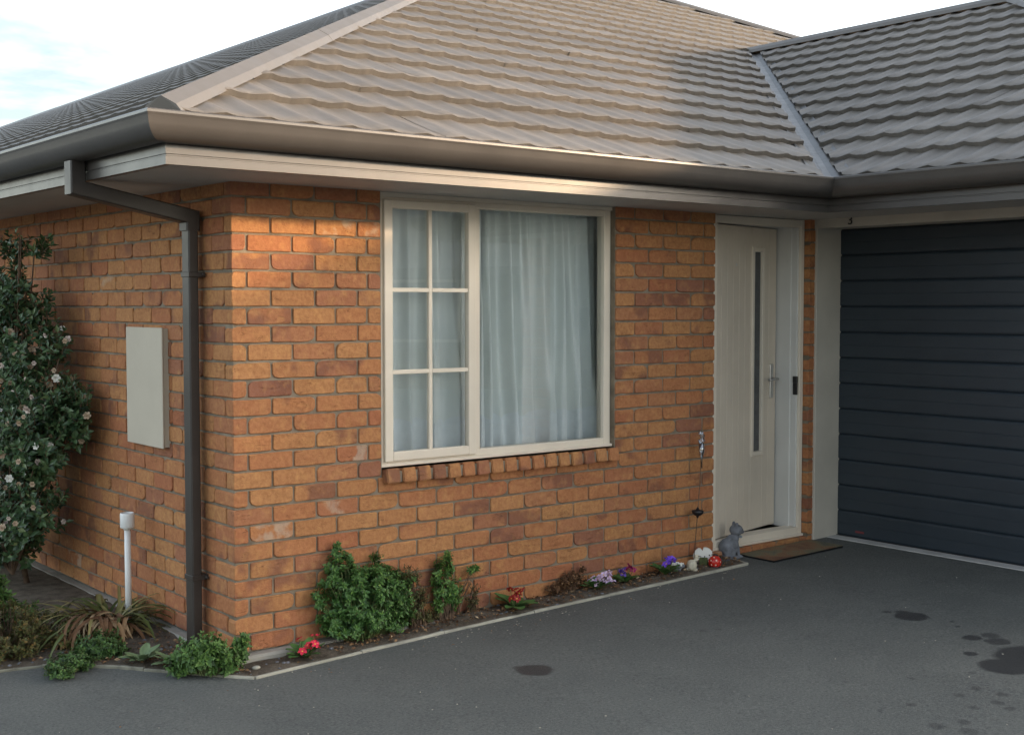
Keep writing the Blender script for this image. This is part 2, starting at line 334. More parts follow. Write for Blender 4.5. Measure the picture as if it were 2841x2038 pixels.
def drive_material():
    m, nt, bs = newmat('driveway_concrete')
    co = nd(nt, 'ShaderNodeTexCoord').outputs['Object']
    c = ramp(nt, noise(nt, co, 1.3, 9, 0.68), [(0.28, (0.082, 0.087, 0.082)), (0.72, (0.122, 0.126, 0.116))])
    sp = noise(nt, co, 85, 4, 0.75)
    c = mixc(nt, nd(nt, 'ShaderNodeMapRange', {'Value': sp, 'From Min': 0.52, 'From Max': 0.72, 'To Min': 0, 'To Max': 0.48}).outputs[0], c, (0.23, 0.225, 0.205))
    c = mixc(nt, nd(nt, 'ShaderNodeMapRange', {'Value': sp, 'From Min': 0.48, 'From Max': 0.28, 'To Min': 0, 'To Max': 0.75}).outputs[0], c, (0.026, 0.026, 0.026))
    vo = nd(nt, 'ShaderNodeTexVoronoi', {'Vector': co, 'Scale': 5.0})
    fl = nd(nt, 'ShaderNodeMapRange', {'Value': vo.outputs['Distance'], 'From Min': 0.014, 'From Max': 0.024, 'To Min': 0.8, 'To Max': 0.0}).outputs[0]
    c = mixc(nt, fl, c, (0.42, 0.41, 0.37))
    # drips and oil spots, each with its own place and ragged edge
    wob = nd(nt, 'ShaderNodeTexNoise', {'Vector': co, 'Scale': 26.0, 'Detail': 6.0, 'Roughness': 0.65})
    wv = nd(nt, 'ShaderNodeVectorMath', {0: wob.outputs['Color'], 1: (0.5, 0.5, 0.5)}, operation='SUBTRACT')
    wv2 = nd(nt, 'ShaderNodeVectorMath', {0: wv.outputs[0], 'Scale': 0.05}, operation='SCALE')
    p = nd(nt, 'ShaderNodeVectorMath', {0: co, 1: wv2.outputs[0]}, operation='ADD').outputs[0]
    flat = nd(nt, 'ShaderNodeVectorMath', {0: p, 1: (1, 1, 0)}, operation='MULTIPLY').outputs[0]
    acc = None
    for x, y, r, s in STAINS:
        d = nd(nt, 'ShaderNodeVectorMath', {0: flat, 1: (x, y, 0)}, operation='DISTANCE').outputs['Value']
        f = nd(nt, 'ShaderNodeMapRange', {'Value': d, 'From Min': r*0.90, 'From Max': r*1.10, 'To Min': min(1.0, s*1.0+0.22), 'To Max': 0.0}).outputs[0]
        acc = f if acc is None else nd(nt, 'ShaderNodeMath', {0: acc, 1: f}, operation='MAXIMUM').outputs[0]
    c = mixc(nt, nd(nt, 'ShaderNodeMath', {0: acc, 1: 0.78}, operation='MULTIPLY').outputs[0], c, (0.022, 0.021, 0.023))
    nt.links.new(c, bs.inputs['Base Color'])
    rr = nd(nt, 'ShaderNodeMapRange', {'Value': acc, 'To Min': 0.78, 'To Max': 0.5}); nt.links.new(rr.outputs[0], bs.inputs['Roughness'])
    bs.inputs['Specular IOR Level'].default_value = 0.35
    bump(nt, bs, noise(nt, co, 110, 4, 0.75), 0.9, 0.006)
    return m
M['drive'] = drive_material()
xs = [-400, -60, -15, -7, -3.5, -2, -1, 0, 1, 2, 3, 4, 5.2, 7, 12, 40, 400]; ys = [-400, -60, -15, -6, -3, -1.5, 0, 2, 6, 15, 60, 400]
mb = MB(); vs = [(x, y, gz(x)) for y in ys for x in xs]; nx = len(xs)
mb.add(vs, [(j*nx+i, j*nx+i+1, (j+1)*nx+i+1, (j+1)*nx+i) for j in range(len(ys)-1) for i in range(nx-1)])
drive = mb.build('driveway', M['drive']); tag(drive, 'dark grey concrete driveway with oil spots', kind='structure')

# ------------------------------------------------------------------ house
house = empty('brick_house', (0, 0, 0))
tag(house, 'single storey orange brick house with dark tiled hip roof and attached garage', 'house')
H = 0.086
rng = random.Random(7)
_bc = {}
def brick_geo(L, depth, hh, seed):
    r = random.Random(seed); hx, hz = L/2, hh/2; out = []
    cs = [(r.uniform(0.016, 0.030) if r.random() < 0.17 else r.uniform(0.004, 0.010)) for _ in range(4)]
    cs = [min(c, L*0.3, hh*0.42) for c in cs]
    def j(a=0.0019): return r.uniform(-a, a)
    corners = [(-hx, -hz, 0), (hx, -hz, 1), (hx, hz, 2), (-hx, hz, 3)]
    for i, (cx, cz, k) in enumerate(corners):
        c = cs[k]; sx = -1 if cx > 0 else 1; sz = -1 if cz > 0 else 1
        arc = [(cx+sx*c*1.25, cz), (cx+sx*c*0.38, cz+sz*c*0.32), (cx, cz+sz*c*0.9)]
        if i in (0, 2): arc = arc[::-1]
        for (a, b) in arc: out.append([a+j(0.0011), b+j(0.0011)])
        if i == 0:
            for t in (0.34, 0.66): out.append([-hx+L*t, -hz+j()])
        if i == 2:
            for t in (0.66, 0.34): out.append([-hx+L*t, hz+j()])
    n = len(out); vs = []
    for (a, b) in out:
        ia = a-math.copysign(min(0.0032, abs(a)*0.5), a)*min(1, abs(a)/hx*1.0); ib = b-math.copysign(0.0030, b)*min(1, abs(b)/hz)
        vs.append((ia, 0.0+r.uniform(-0.0012, 0.0022), ib))
    vs += [(a, 0.0042, b) for a, b in out]; vs += [(a, depth, b) for a, b in out]
    fs = [tuple(range(n))]
    for q in range(2):
        for i in range(n): fs.append((q*n+i, (q+1)*n+i, (q+1)*n+(i+1) % n, q*n+(i+1) % n))
    fs.append(tuple(range(3*n-1, 2*n-1, -1)))
    return vs, fs
def brick_mesh(L, depth, variant):
    k = (round(L, 3), depth, variant)
    if k not in _bc:
        vs, fs = brick_geo(L, depth, 0.0755, hash((k[0]*1000, depth*1000, variant)) & 0xffff)
        me = bpy.data.meshes.new('brick'); me.from_pydata(vs, [], fs); me.materials.append(M['brick']); me.update(); _bc[k] = me
    return _bc[k]
X_WL, X_WR = 0.822, 2.450          # window opening
X_DL, X_DR = 3.302, 4.236          # door opening
X_END = 4.312
ZT = 26*H
# mortar core of the front wall
mb = MB(); y0, y1 = 0.0085, 0.10
for a, b, c, d in [(0.0085, X_WL+0.004, -0.0, ZT+0.02), (X_WL+0.004, X_WR-0.004, 0.0, 0.74), (X_WR-0.004, X_DL-0.006, 0.0, ZT+0.02),
                   (X_DL-0.006, X_DR+0.006, 0.0, 0.080), (X_DR+0.006, X_END+0.1, 0.0, ZT+0.02)]:
    mb.box(a, b, y0, y1, c, d)
front = mb.build('front_wall', M['mortar'], house); tag(front, 'orange brick front wall with window and entry door')
def put(x0, x1, k, depth=0.07):
    L = x1-x0
    if L < 0.018: return
    me = brick_mesh(L, depth, rng.randrange(9 if L > 0.2 else 4))
    flip = rng.random() < 0.5 and x0 > 0.01
    o = link('brick', me, front, ((x0+x1)/2, rng.uniform(-0.0015, 0.0025), (26-k)*H+0.038+0.005), (rng.uniform(-.006, .006), rng.uniform(-.004, .004), rng.uniform(-.004, .004)))
    return o
nb = 0
def row(segs, k):
    """lay stretchers of the row's bond inside the segments"""
    global nb
    if k % 2: joints = [0.0, 0.204]+[0.204+0.24*i for i in range(1, 20)]
    else: joints = [0.0, 0.078]+[0.078+0.24*i for i in range(1, 20)]
    for a, b in segs:
        js = [a]+[q for q in joints if a+0.03 < q < b-0.03]+[b]
        if abs(b-X_WL) < 1e-6 and k % 2 == 0: js = [q for q in js if q < 0.56 or q == b]; js = js[:-1]+[0.742, b]
        for i in range(len(js)-1):
            dep = 0.199 if (k % 2 == 0 and js[i] == 0) else 0.07
            g0 = 0 if (i == 0) else 0.005; g1 = 0 if (i == len(js)-2) else 0.005
            if put(js[i]+g0, js[i+1]-g1, k, dep): nb += 1
for k in range(1, 27):
    if k <= 16: segs = [(0, X_WL), (X_WR, X_DL)]
    elif k == 17: segs = [(0, X_WL-0.004), (X_WR+0.004, X_DL)]
    elif k <= 25: segs = [(0, X_DL)]
    else: segs = [(0, X_DR)]
    row(segs, k)
    if k <= 26: put(X_DR+(0 if k % 2 else 0.0), X_END, k, 0.05); nb += 1

# side wall: joined courses
YL = 4.6
core = MB(); core.box(0.0088, 0.10, 0.1005, 38, 0.0, ZT+0.02); core.box(0.0088, 0.10, 0.0095, 0.1005, 0.0, ZT+0.018)
side = core.build('side_wall', M['mortar'], house); tag(side, 'shaded brick side wall with downpipe')
def joined_bricks(name, rows, parent, org, rotz, sd):
    """rows: list of (k, a, b) brick spans along the wall direction"""
    r = random.Random(sd); V = []; F = []; A = []
    Mx = Matrix.Translation(org) @ Matrix.Rotation(rotz, 4, 'Z')
    for (k, a, b) in rows:
        vs, fs = brick_geo(b-a, 0.06, 0.0755, r.randrange(99999)); base = len(V)
        T = Mx @ Matrix.Translation(((a+b)/2, r.uniform(-.0015, .0025), (26-k)*H+0.043)) @ Matrix.Rotation(r.uniform(-.006, .006), 4, 'X')
        V += [tuple(T @ Vector(v)) for v in vs]; F += [tuple(i+base for i in f) for f in fs]; A += [r.random()]*len(vs)
    me = bpy.data.meshes.new(name); me.from_pydata(V, [], F); me.materials.append(M['brick_j'])
    at = me.attributes.new('rnd', 'FLOAT', 'POINT'); at.data.foreach_set('value', A); me.update()
    o = link(name, me, parent); tag(o, kind='stuff'); return o
rows = []
for k in range(1, 27):
    j = [0.078+0.24*i for i in range(0, 20)] if k % 2 else [0.0, 0.204]+[0.204+0.24*i for i in range(1, 19)]
    for i in range(len(j)-1):
        g = 0.0 if j[i] == 0 else 0.005
        if j[i] == 0: continue          # the corner brick itself belongs to the front wall
        if j[i+1] < YL: rows.append((k, -(j[i+1]-0.005), -(j[i]+g)))
joined_bricks('brick_courses', rows, side, (0, 0, 0), R(-90), 5)
# garage pier beyond the door opening, and far walls out of view
pier = MB(); pier.box(4.3085, 4.42, -3.0, -2.62, 0.0, ZT+0.02); pier.box(4.42, 11.7, -3.0, -2.9, 0.0, ZT+0.02)
pier.box(11.6, 11.7, -2.9, 38, 0.0, ZT+0.02); pier.box(0.10, 11.6, 37.9, 38, 0.0, ZT+0.02)
gw = pier.build('garage_wall', M['mortar'], house)
joined_bricks('brick_courses', [(k, -2.995 if i == 0 else -2.995+0.24*i*0+0.19, -2.81 if i == 0 else -2.625) for k in range(1, 27) for i in (0, 1)], gw, (4.3, 0, 0), R(90), 9) if False else None
joined_bricks('brick_courses', [(k, (2.63+0.19*i), (2.63+0.19*i+0.18)) for k in range(1, 27) for i in (0, 1)], gw, (4.30, 0, 0), R(-90), 9)
rows = []
for k in range(1, 27):
    j = [0.0, 0.204]+[0.204+0.24*i for i in range(1, 31)] if k % 2 else [0.0, 0.078]+[0.078+0.24*i for i in range(1, 31)]
    for i in range(len(j)-1): rows.append((k, j[i]+0.002, j[i+1]-0.008))
joined_bricks('brick_courses', rows, gw, (4.3, -3.0085, 0), 0, 11)

# footing ledge under the bricks
mb = MB(); mb.bbox(-0.055, X_DL, -0.055, 0.05, -0.35, -0.004, 0.012); mb.bbox(-0.055, 0.05, 0.05, 38, -0.35, -0.006, 0.012)
mb.box(X_DL, 4.56, 0.0, 0.05, -0.3, -0.002); mb.box(4.30, 4.5, -3.0, -2.6, -0.3, -0.002)
mb.build('footing', M['concrete'], house)

# ------------------------------------------------------------------ eaves
def sweep(prof, name, mat, runs=(0, 1, 2, 3), closed=False, parent=house, smooth=False):
    """profile of (outset, z) carried along the eaves with mitred corners; one object per run"""
    P = lambda i, d: [(-d, 38.0), (-d, -d), (4.26-d, -d), (4.26-d, -3.0-d), (11.74+d, -3.0-d), (11.74+d, 38.0)][i]
    objs = []
    for r_ in runs:
        mb = MB(); A = []; n = len(prof)
        for d, z in prof: x, y = P(r_, d); A.append((x, y, z))
        for d, z in prof: x, y = P(r_+1, d); A.append((x, y, z))
        fs = [(i, i+1, n+i+1, n+i) for i in range(n-1)]
        if closed: fs.append((n-1, 0, n, 2*n-1))
        mb.add(A, fs, 0, smooth)
        if name == 'gutter': mb.sm = [(2 <= q <= 7 or 14 <= q <= 18) for q in range(len(fs))]
        o = mb.build(name, mat, parent); objs.append(o)
    return objs
fasc = [(0.560, 2.208), (0.560, 2.242), (0.556, 2.244), (0.556, 2.249), (0.560, 2.251), (0.560, 2.395), (0.53, 2.395), (0.53, 2.208)]
sweep(fasc, 'fascia', M['gutter'], closed=True)
gut = [(0.563, 2.375), (0.566, 2.300), (0.585, 2.289), (0.612, 2.290), (0.637, 2.298), (0.658, 2.313), (0.672, 2.332), (0.681, 2.355), (0.685, 2.382), (0.689, 2.392),
       (0.689, 2.402), (0.683, 2.407), (0.676, 2.403), (0.674, 2.393), (0.675, 2.378), (0.668, 2.345), (0.655, 2.325), (0.635, 2.306), (0.61, 2.298), (0.585, 2.297), (0.572, 2.306), (0.569, 2.375)]
sweep(gut, 'gutter', M['gutter'], closed=True, smooth=False)
sof = [(0.545, 2.216), (-0.12, 2.216), (-0.12, 2.226), (0.545, 2.226)]
sweep(sof, 'soffit', M['soffit'], closed=True)

# ------------------------------------------------------------------ roof
TH = 0.45; B = 0.60; ZZ = 2.3776; CT = 1/math.hypot(1, TH); ST = TH*CT
ROWL = 0.398; PER = 0.2; PANW = 1.2; AMP = 0.0046; STEP = 0.036
def wave(u):
    t = (u/PER) % 1.0
    c = 0.5+0.5*math.cos(2*math.pi*(t-0.35))
    return slope.amp*(AMP*(2.3*c**2.2-0.9)+0.0012*math.sin(2*math.pi*t*3))
def tile_local(w, seg=8):
    seg = slope.seg
    """pressed metal tile panel: u along the eave, v up the slope, n off the roof"""
    nseg = max(1, int(round(w/PER*seg))); V = []; F = []
    ringv = [(0.016, -0.014, 0.35), (0.001, STEP-0.005, 1.0), (0.0, STEP-0.004, 1.0), (0.006, STEP, 1.0), (ROWL*0.30, STEP*0.66, 1.0), (ROWL*0.65, STEP*0.33, 1.0), (ROWL+0.03, 0.001, 0.8)]
    for i in range(nseg+1):
        u = w*i/nseg; h = wave(u)
        for v, n_, k_ in ringv: V.append((u, v, n_+h*k_+0.016))
    k = len(ringv)
    for i in range(nseg):
        for q in (0, 2, 3, 4, 5): F.append((i*k+q, (i+1)*k+q, (i+1)*k+q+1, i*k+q+1))
    return V, F
_tm = {}
def slope(origin, udir, vdir, ndir, nrows, span, clips, parent, single, off=0.0):
    """lay rows of tile panels on one roof plane. span(row)->(u0,u1); clips: list of (point, normal) in world, keep the side the normal points to"""
    Rm = Matrix((udir, vdir, ndir)).transposed().to_4x4(); Rm.translation = origin
    joined = bmesh.new() if not single else None
    for rI in range(nrows):
        u0, u1 = span(rI); sh = off+(0.6 if rI % 2 else 0.0)
        br = [u0]+[q for q in [sh+PANW*i for i in range(-36, 30)] if u0+0.02 < q < u1-0.02]+[u1]
        extra = [q for q in slope.cuts if u0 < q < u1]
        br = sorted(set(br+extra))
        for a, b in zip(br[:-1], br[1:]):
            if b-a < 0.02: continue
            # quantise to the wave so neighbouring panels meet
            full = abs((b-a)-PANW) < 1e-4
            T = Rm @ Matrix.Translation((a, rI*ROWL, 0))
            ph = a % PER
            def geo():
                V, F = tile_local(b-a)
                if ph > 1e-4 and ph < PER-1e-4: V = [(u, v, n_-wave(u)+wave(u+ph)) for (u, v, n_) in V]
                return V, F
            corners = [T @ Vector((uu, vv, 0)) for uu in (0, b-a) for vv in (-0.02, ROWL+0.04)]
            need = []; dead = False
            for pt, nm in clips:
                ds = [(c-pt).dot(nm) for c in corners]
                if max(ds) <= 0: dead = True; break
                if min(ds) < 0: need.append((pt, nm))
            if dead: continue
            if single and full and not need:
                kk = round(ph, 3) % PER
                if kk not in _tm:
                    V, F = geo(); me = bpy.data.meshes.new('roof_tile'); me.from_pydata(V, [], F); me.materials.append(M['roof'])
                    me.polygons.foreach_set('use_smooth', [True]*len(F)); me.update(); _tm[kk] = me
                o = link('roof_tile', _tm[kk], parent); o.matrix_local = T @ Matrix.Translation((0, rng.uniform(-.003, .003), rng.uniform(-.001, .002))) @ Matrix.Rotation(rng.uniform(-.002, .002), 4, 'X') @ Matrix.Rotation(rng.uniform(-.0012, .0012), 4, 'Y'); continue
            V, F = geo(); bm = bmesh.new(); bvs = [bm.verts.new(v) for v in V]
            for f in F: bm.faces.new([bvs[i] for i in f])
            Ti = T.inverted()
            for pt, nm in need:
                lp = Ti @ pt; ln = (Ti.to_3x3() @ nm)
                bmesh.ops.bisect_plane(bm, geom=bm.verts[:]+bm.edges[:]+bm.faces[:], plane_co=lp, plane_no=ln, clear_inner=True)
            for f in bm.faces: f.smooth = True
            if len(bm.faces) == 0: bm.free(); continue
            me = bpy.data.meshes.new('roof_tile'); bm.to_mesh(me); bm.free(); me.materials.append(M['roof'])
            if single:
                o = link('roof_tile', me, parent); o.matrix_local = T
            else:
                me.transform(T); joined.from_mesh(me); bpy.data.meshes.remove(me)
    if joined is not None:
        me = bpy.data.meshes.new('roof_tiles'); joined.to_mesh(me); joined.free(); me.materials.clear(); me.materials.append(M['roof'])
        o = link('roof_tiles', me, parent); tag(o, kind='stuff')
slope.cuts = []; slope.seg = 8; slope.amp = 1.0
XR = 8.10; PKZ = ZZ+TH*(XR+B); XE = 2*XR+B           # ridge x, peak height, right eave
GX = 7.98; GE = 0.72; XV = 3.66                        # garage ridge x, its end y, valley foot x
GZ = ZZ+TH*(GX-XV); GR = 2*GX-XV                       # garage ridge height, its right eave
def sheet(name, polys, parent, mat=M['roof']):
    mb = MB()
    for p in polys: mb.add(p, [tuple(range(len(p)))])
    return mb.build(name, mat, parent)
zt = lambda d: ZZ+TH*d
up = Vector((0, 0, 1))
# main front plane
main = sheet('roof', [[(-B, -B, ZZ), (XV, -B, ZZ), (GX, GX-XV-B, GZ), (XR, XR, PKZ)], [(XE, -B, ZZ), (XR, XR, PKZ), (GX, GX-XV-B, GZ), (GR, -B, ZZ)]], house); tag(main, 'tiled front roof plane')
s2 = math.sqrt(0.5)
Fo = Vector((0, -B, ZZ)); hipL = (Vector((-B, -B, 0)), Vector((s2, -s2, 0))); hipR = (Vector((XE, -B, 0)), Vector((-s2, -s2, 0)))
valF = (Vector((XV, -B, 0)), Vector((-s2, s2, 0)))
NR = int((XR+B)/CT/ROWL)+1
slope.cuts = [GX]
def fspan(r): return (-B, GX)
slope(Fo, Vector((1, 0, 0)), Vector((0, CT, ST)), Vector((0, -ST, CT)), NR, fspan, [(Vector((-B+0.065, -B, 0)), Vector((s2, -s2, 0))), (Vector((XV-0.075, -B, 0)), valF[1]), (Vector((XE-0.03, -B, 0)), hipR[1])], main, True, off=GX % 1.2)
slope.cuts = []
slope(Fo, Vector((1, 0, 0)), Vector((0, CT, ST)), Vector((0, -ST, CT)), NR, lambda r: (GX, XE), [(Vector((GR+0.10, -B, 0)), Vector((s2, s2, 0))), (Vector((XE-0.03, -B, 0)), hipR[1]), (Vector((-B, -B, 0)), hipL[1])], main, False, off=GX % 1.2)
# left plane (faces -x)
slope.seg = 5; slope.amp = 0.45
leftp = sheet('roof', [[(-B, 38, ZZ), (-B, -B, ZZ), (XR, XR, PKZ), (XR, 38, PKZ)]], house); tag(leftp, 'tiled side roof plane seen edge on')
slope(Vector((-B, 0, ZZ)), Vector((0, -1, 0)), Vector((CT, 0, ST)), Vector((-ST, 0, CT)), NR, lambda r: (-37.8, B), [(Vector((-B-0.065, -B, 0)), Vector((-s2, s2, 0)))], leftp, False)
slope.seg = 8; slope.amp = 1.35; _tm.clear()
# right plane, out of view
sheet('roof', [[(XE, -B, ZZ), (XE, 38, ZZ), (XR, 38, PKZ), (XR, XR, PKZ)]], house)
# garage planes
YGE = -3.0-B
gl = sheet('roof', [[(XV, -B, ZZ), (XV, YGE, ZZ), (GX, GE, GZ), (GX, GX-XV-B, GZ)]], house); tag(gl, 'tiled garage roof plane in shade')
NG = int((GX-XV)/CT/ROWL)+1
slope(Vector((XV, 0, ZZ)), Vector((0, -1, 0)), Vector((CT, 0, ST)), Vector((-ST, 0, CT)), NG, lambda r: (-4.5, -YGE), [(Vector((XV+0.075, -B, 0)), Vector((s2, -s2, 0))), (Vector((XV, YGE+0.03, 0)), Vector((-s2, s2, 0))), (Vector((GX+0.02, 0, 0)), Vector((-1, 0, 0)))], gl, True, off=0.33)
ge = sheet('roof', [[(XV, YGE, ZZ), (GR, YGE, ZZ), (GX, GE, GZ)]], house)
slope(Vector((0, YGE, ZZ)), Vector((1, 0, 0)), Vector((0, CT, ST)), Vector((0, -ST, CT)), NG, lambda r: (XV, GR), [(Vector((XV+0.03, YGE, 0)), Vector((s2, -s2, 0))), (Vector((GR-0.03, YGE, 0)), Vector((-s2, -s2, 0)))], ge, False)
gr_ = sheet('roof', [[(GR, YGE, ZZ), (GR, -B, ZZ), (GX, GX-XV-B, GZ), (GX, GE, GZ)]], house)
# ridge and hip capping: folded metal, in lengths
def caps(a, b, na, nb_, parent, wid=0.125, seg=2.4, lift=0.060, name='ridge_cap'):
    """a->b; na, nb_: unit vectors lying down each adjoining roof plane, square to the line"""
    a, b = Vector(a), Vector(b); a = a+(b-a).normalized()*(0.015 if abs(a.z-ZZ) < 1e-6 else 0); L = (b-a).length; t = (b-a)/L; n = max(1, int(L/seg)); Lp = L/n
    for i in range(n):
        mb = MB(); e = 0.0015*(i % 2); prof = [na*0.084+up*(-0.012+e), na*0.088+up*(-0.010+e), na*0.062+up*(0.016+e), up*(0.032+e), nb_*0.062+up*(0.016+e), nb_*0.088+up*(-0.010+e), nb_*0.084+up*(-0.012+e)]
        p0 = a+t*(Lp*i-(0.03 if i else 0))+up*lift; p1 = a+t*(Lp*(i+1)+0.02)+up*lift; A = [p0+q for q in prof]+[p1+q for q in prof]; k = len(prof)
        mb.add(A, [(j, k+j, k+j+1, j+1) for j in range(k-1)]+[tuple(range(k-1, -1, -1)), tuple(range(k, 2*k))]); mb.build(name, M['cap'], parent)
def perp(line, inplane):
    line = Vector(line).normalized(); q = Vector(inplane); q = q-line*q.dot(line); return q.normalized()
hl = Vector((1, 1, TH)); dF = Vector((0, -CT, -ST)); dL = Vector((-CT, 0, -ST)); dR = Vector((CT, 0, -ST))
caps((-B, -B, ZZ), (XR, XR, PKZ), perp(hl, dL), perp(hl, dF), main)
caps((XE, -B, ZZ), (XR, XR, PKZ), perp((-1, 1, TH), dR), perp((-1, 1, TH), dF), main)
caps((XR, XR, PKZ), (XR, 38, PKZ), dL, dR, leftp)
caps((GX, GX-XV-B+0.3, GZ), (GX, GE, GZ), dL, dR, gl)
caps((XV, YGE, ZZ), (GX, GE, GZ), perp(hl, dL), perp(hl, dF), gl)
caps((GR, YGE, ZZ), (GX, GE, GZ), perp((-1, 1, TH), dR), perp((-1, 1, TH), dF), ge)
# valley tray
t = Vector((1, 1, TH)).normalized(); pa = Vector((XV-0.03, -B-0.03, ZZ-0.0135)); pb = Vector((GX, GX-XV-B, GZ)); vF = perp(hl, Vector((0, CT, ST))); vG = perp(hl, Vector((CT, 0, ST)))
mb = MB(); n1 = Vector((-TH*CT*0.7, -TH*CT*0.7, 1)).normalized()
# directions away from the valley line on each plane
dvF = perp(hl, Vector((-1, 0, 0))); dvG = perp(hl, Vector((0, -1, 0)))
prof = [dvF*0.13+up*0.030, dvF*0.075+up*0.016, dvF*0.02+up*0.012, dvG*0.02+up*0.012, dvG*0.075+up*0.016, dvG*0.13+up*0.030]
A = [pa+q for q in prof]+[pb+q for q in prof]; k = len(prof)
mb.add(A, [(j, j+1, k+j+1, k+j) for j in range(k-1)]); mb.build('valley_tray', M['valley'], main)

# ------------------------------------------------------------------ window
win = empty('window', (0, 0, 0)); win.parent = house; tag(win, 'beige aluminium window, small paned sash beside large fixed pane')
mb = MB(); fy0, fy1 = 0.040, 0.105; wx0, wx1, wz0, wz1 = 0.835, 2.442, 0.820, 2.196
mb.bbox(wx0, 0.880, fy0, fy1, wz0, wz1); mb.bbox(2.392, wx1, fy0, fy1, wz0, wz1); mb.bbox(0.8795, 2.3925, fy0+0.001, fy1, 2.160, wz1-0.001); mb.bbox(0.8795, 2.3925, fy0+0.001, fy1, wz0+0.001, 0.866)
mb.bbox(1.432, 1.482, fy0+0.002, fy1-0.002, 0.866, 2.160)
mb.bbox(0.832, 2.446, 0.024, 0.041, 0.816, 0.832, 0.002)
mb.build('frame', M['frame'], win)
mb = MB(); sy0, sy1 = 0.022, 0.062
sx0, sx1, sz0, sz1 = 0.858, 1.440, 0.842, 2.180
mb.bbox(sx0, 0.909, sy0, sy1, sz0, sz1); mb.bbox(1.392, sx1, sy0, sy1, sz0, sz1); mb.bbox(0.9085, 1.3925, sy0+0.001, sy1, 2.136, sz1-0.001); mb.bbox(0.9085, 1.3925, sy0+0.001, sy1, sz0+0.001, 0.890)
sash = mb.build('sash', M['frame'], win)
mb = MB(); mb.bbox(1.138, 1.160, 0.030, 0.052, 0.889, 2.137, 0.002); mb.build('glazing_bar', M['frame'], sash)
for zc in (1.300, 1.722):
    mb = MB(); mb.bbox(0.908, 1.138, 0.0295, 0.051, zc-0.011, zc+0.011, 0.002); mb.bbox(1.160, 1.393, 0.0295, 0.051, zc-0.011, zc+0.011, 0.002); mb.build('glazing_bar', M['frame'], sash)
for (a, b) in ((0.906, 1.140), (1.158, 1.395)):
    for (c, d) in ((0.887, 1.291), (1.309, 1.713), (1.731, 2.139)):
        mb = MB(); mb.add([(a, 0.046, c), (b, 0.046, c), (b, 0.0465, d), (a, 0.0465, d)], [(0, 1, 2, 3)]); mb.build('pane', M['glass'], sash)
mb = MB(); mb.add([(1.480, 0.066, 0.864), (2.394, 0.066, 0.864), (2.394, 0.0668, 2.162), (1.480, 0.0668, 2.162)], [(0, 1, 2, 3)]); mb.build('pane', M['glass'], win)
mb = MB(); mb.bbox(0.823, 0.836, 0.034, 0.09, 0.82, 2.21, 0.002); mb.bbox(2.441, 2.449, 0.045, 0.09, 0.83, 2.21, 0.002); mb.build('sealant_bead', M['putty'], win)
mb = MB(); mb.box(0.824, 2.448, 0.03, 0.10, 2.195, 2.215); mb.build('head_flashing', M['frame'], win)
# sill of bricks on edge
sill = empty('window_sill', (0, 0, 0)); sill.parent = house; tag(sill, 'projecting row of bricks on edge below the window')
mb = MB(); mb.box(0.835, 2.435, -0.030, 0.09, 0.742, 0.798); mb.build('mortar_bed', M['mortar'], sill)
ns = 17; pit = (2.452-0.822)/ns
svar = []
for q in range(5):
    r = random.Random(40+q); bm = bmesh.new(); bmesh.ops.create_cube(bm, size=1)
    for v in bm.verts: v.co = Vector((v.co.x*0.080+r.uniform(-.001, .001), v.co.y*0.11, v.co.z*0.074+r.uniform(-.0015, .0015)))
    bmesh.ops.bevel(bm, geom=list(bm.edges), offset=0.005, segments=2, affect='EDGES')
    me = bpy.data.meshes.new('sill_brick'); bm.to_mesh(me); bm.free(); me.materials.append(M['brick']); svar.append(me)
for i in range(ns):
    link('sill_brick', svar[rng.randrange(5)], sill, (0.822+pit*(i+0.5), 0.014+rng.uniform(-.003, .003), 0.768+rng.uniform(-.002, .002)), (R(-10), rng.uniform(-.02, .02), rng.uniform(-.015, .015)))
# room behind
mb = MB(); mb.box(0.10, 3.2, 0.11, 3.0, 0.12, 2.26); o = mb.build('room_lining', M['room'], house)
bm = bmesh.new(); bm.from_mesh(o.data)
bmesh.ops.delete(bm, geom=[f for f in bm.faces if f.normal.y < -0.9], context='FACES'); bm.to_mesh(o.data); bm.free()

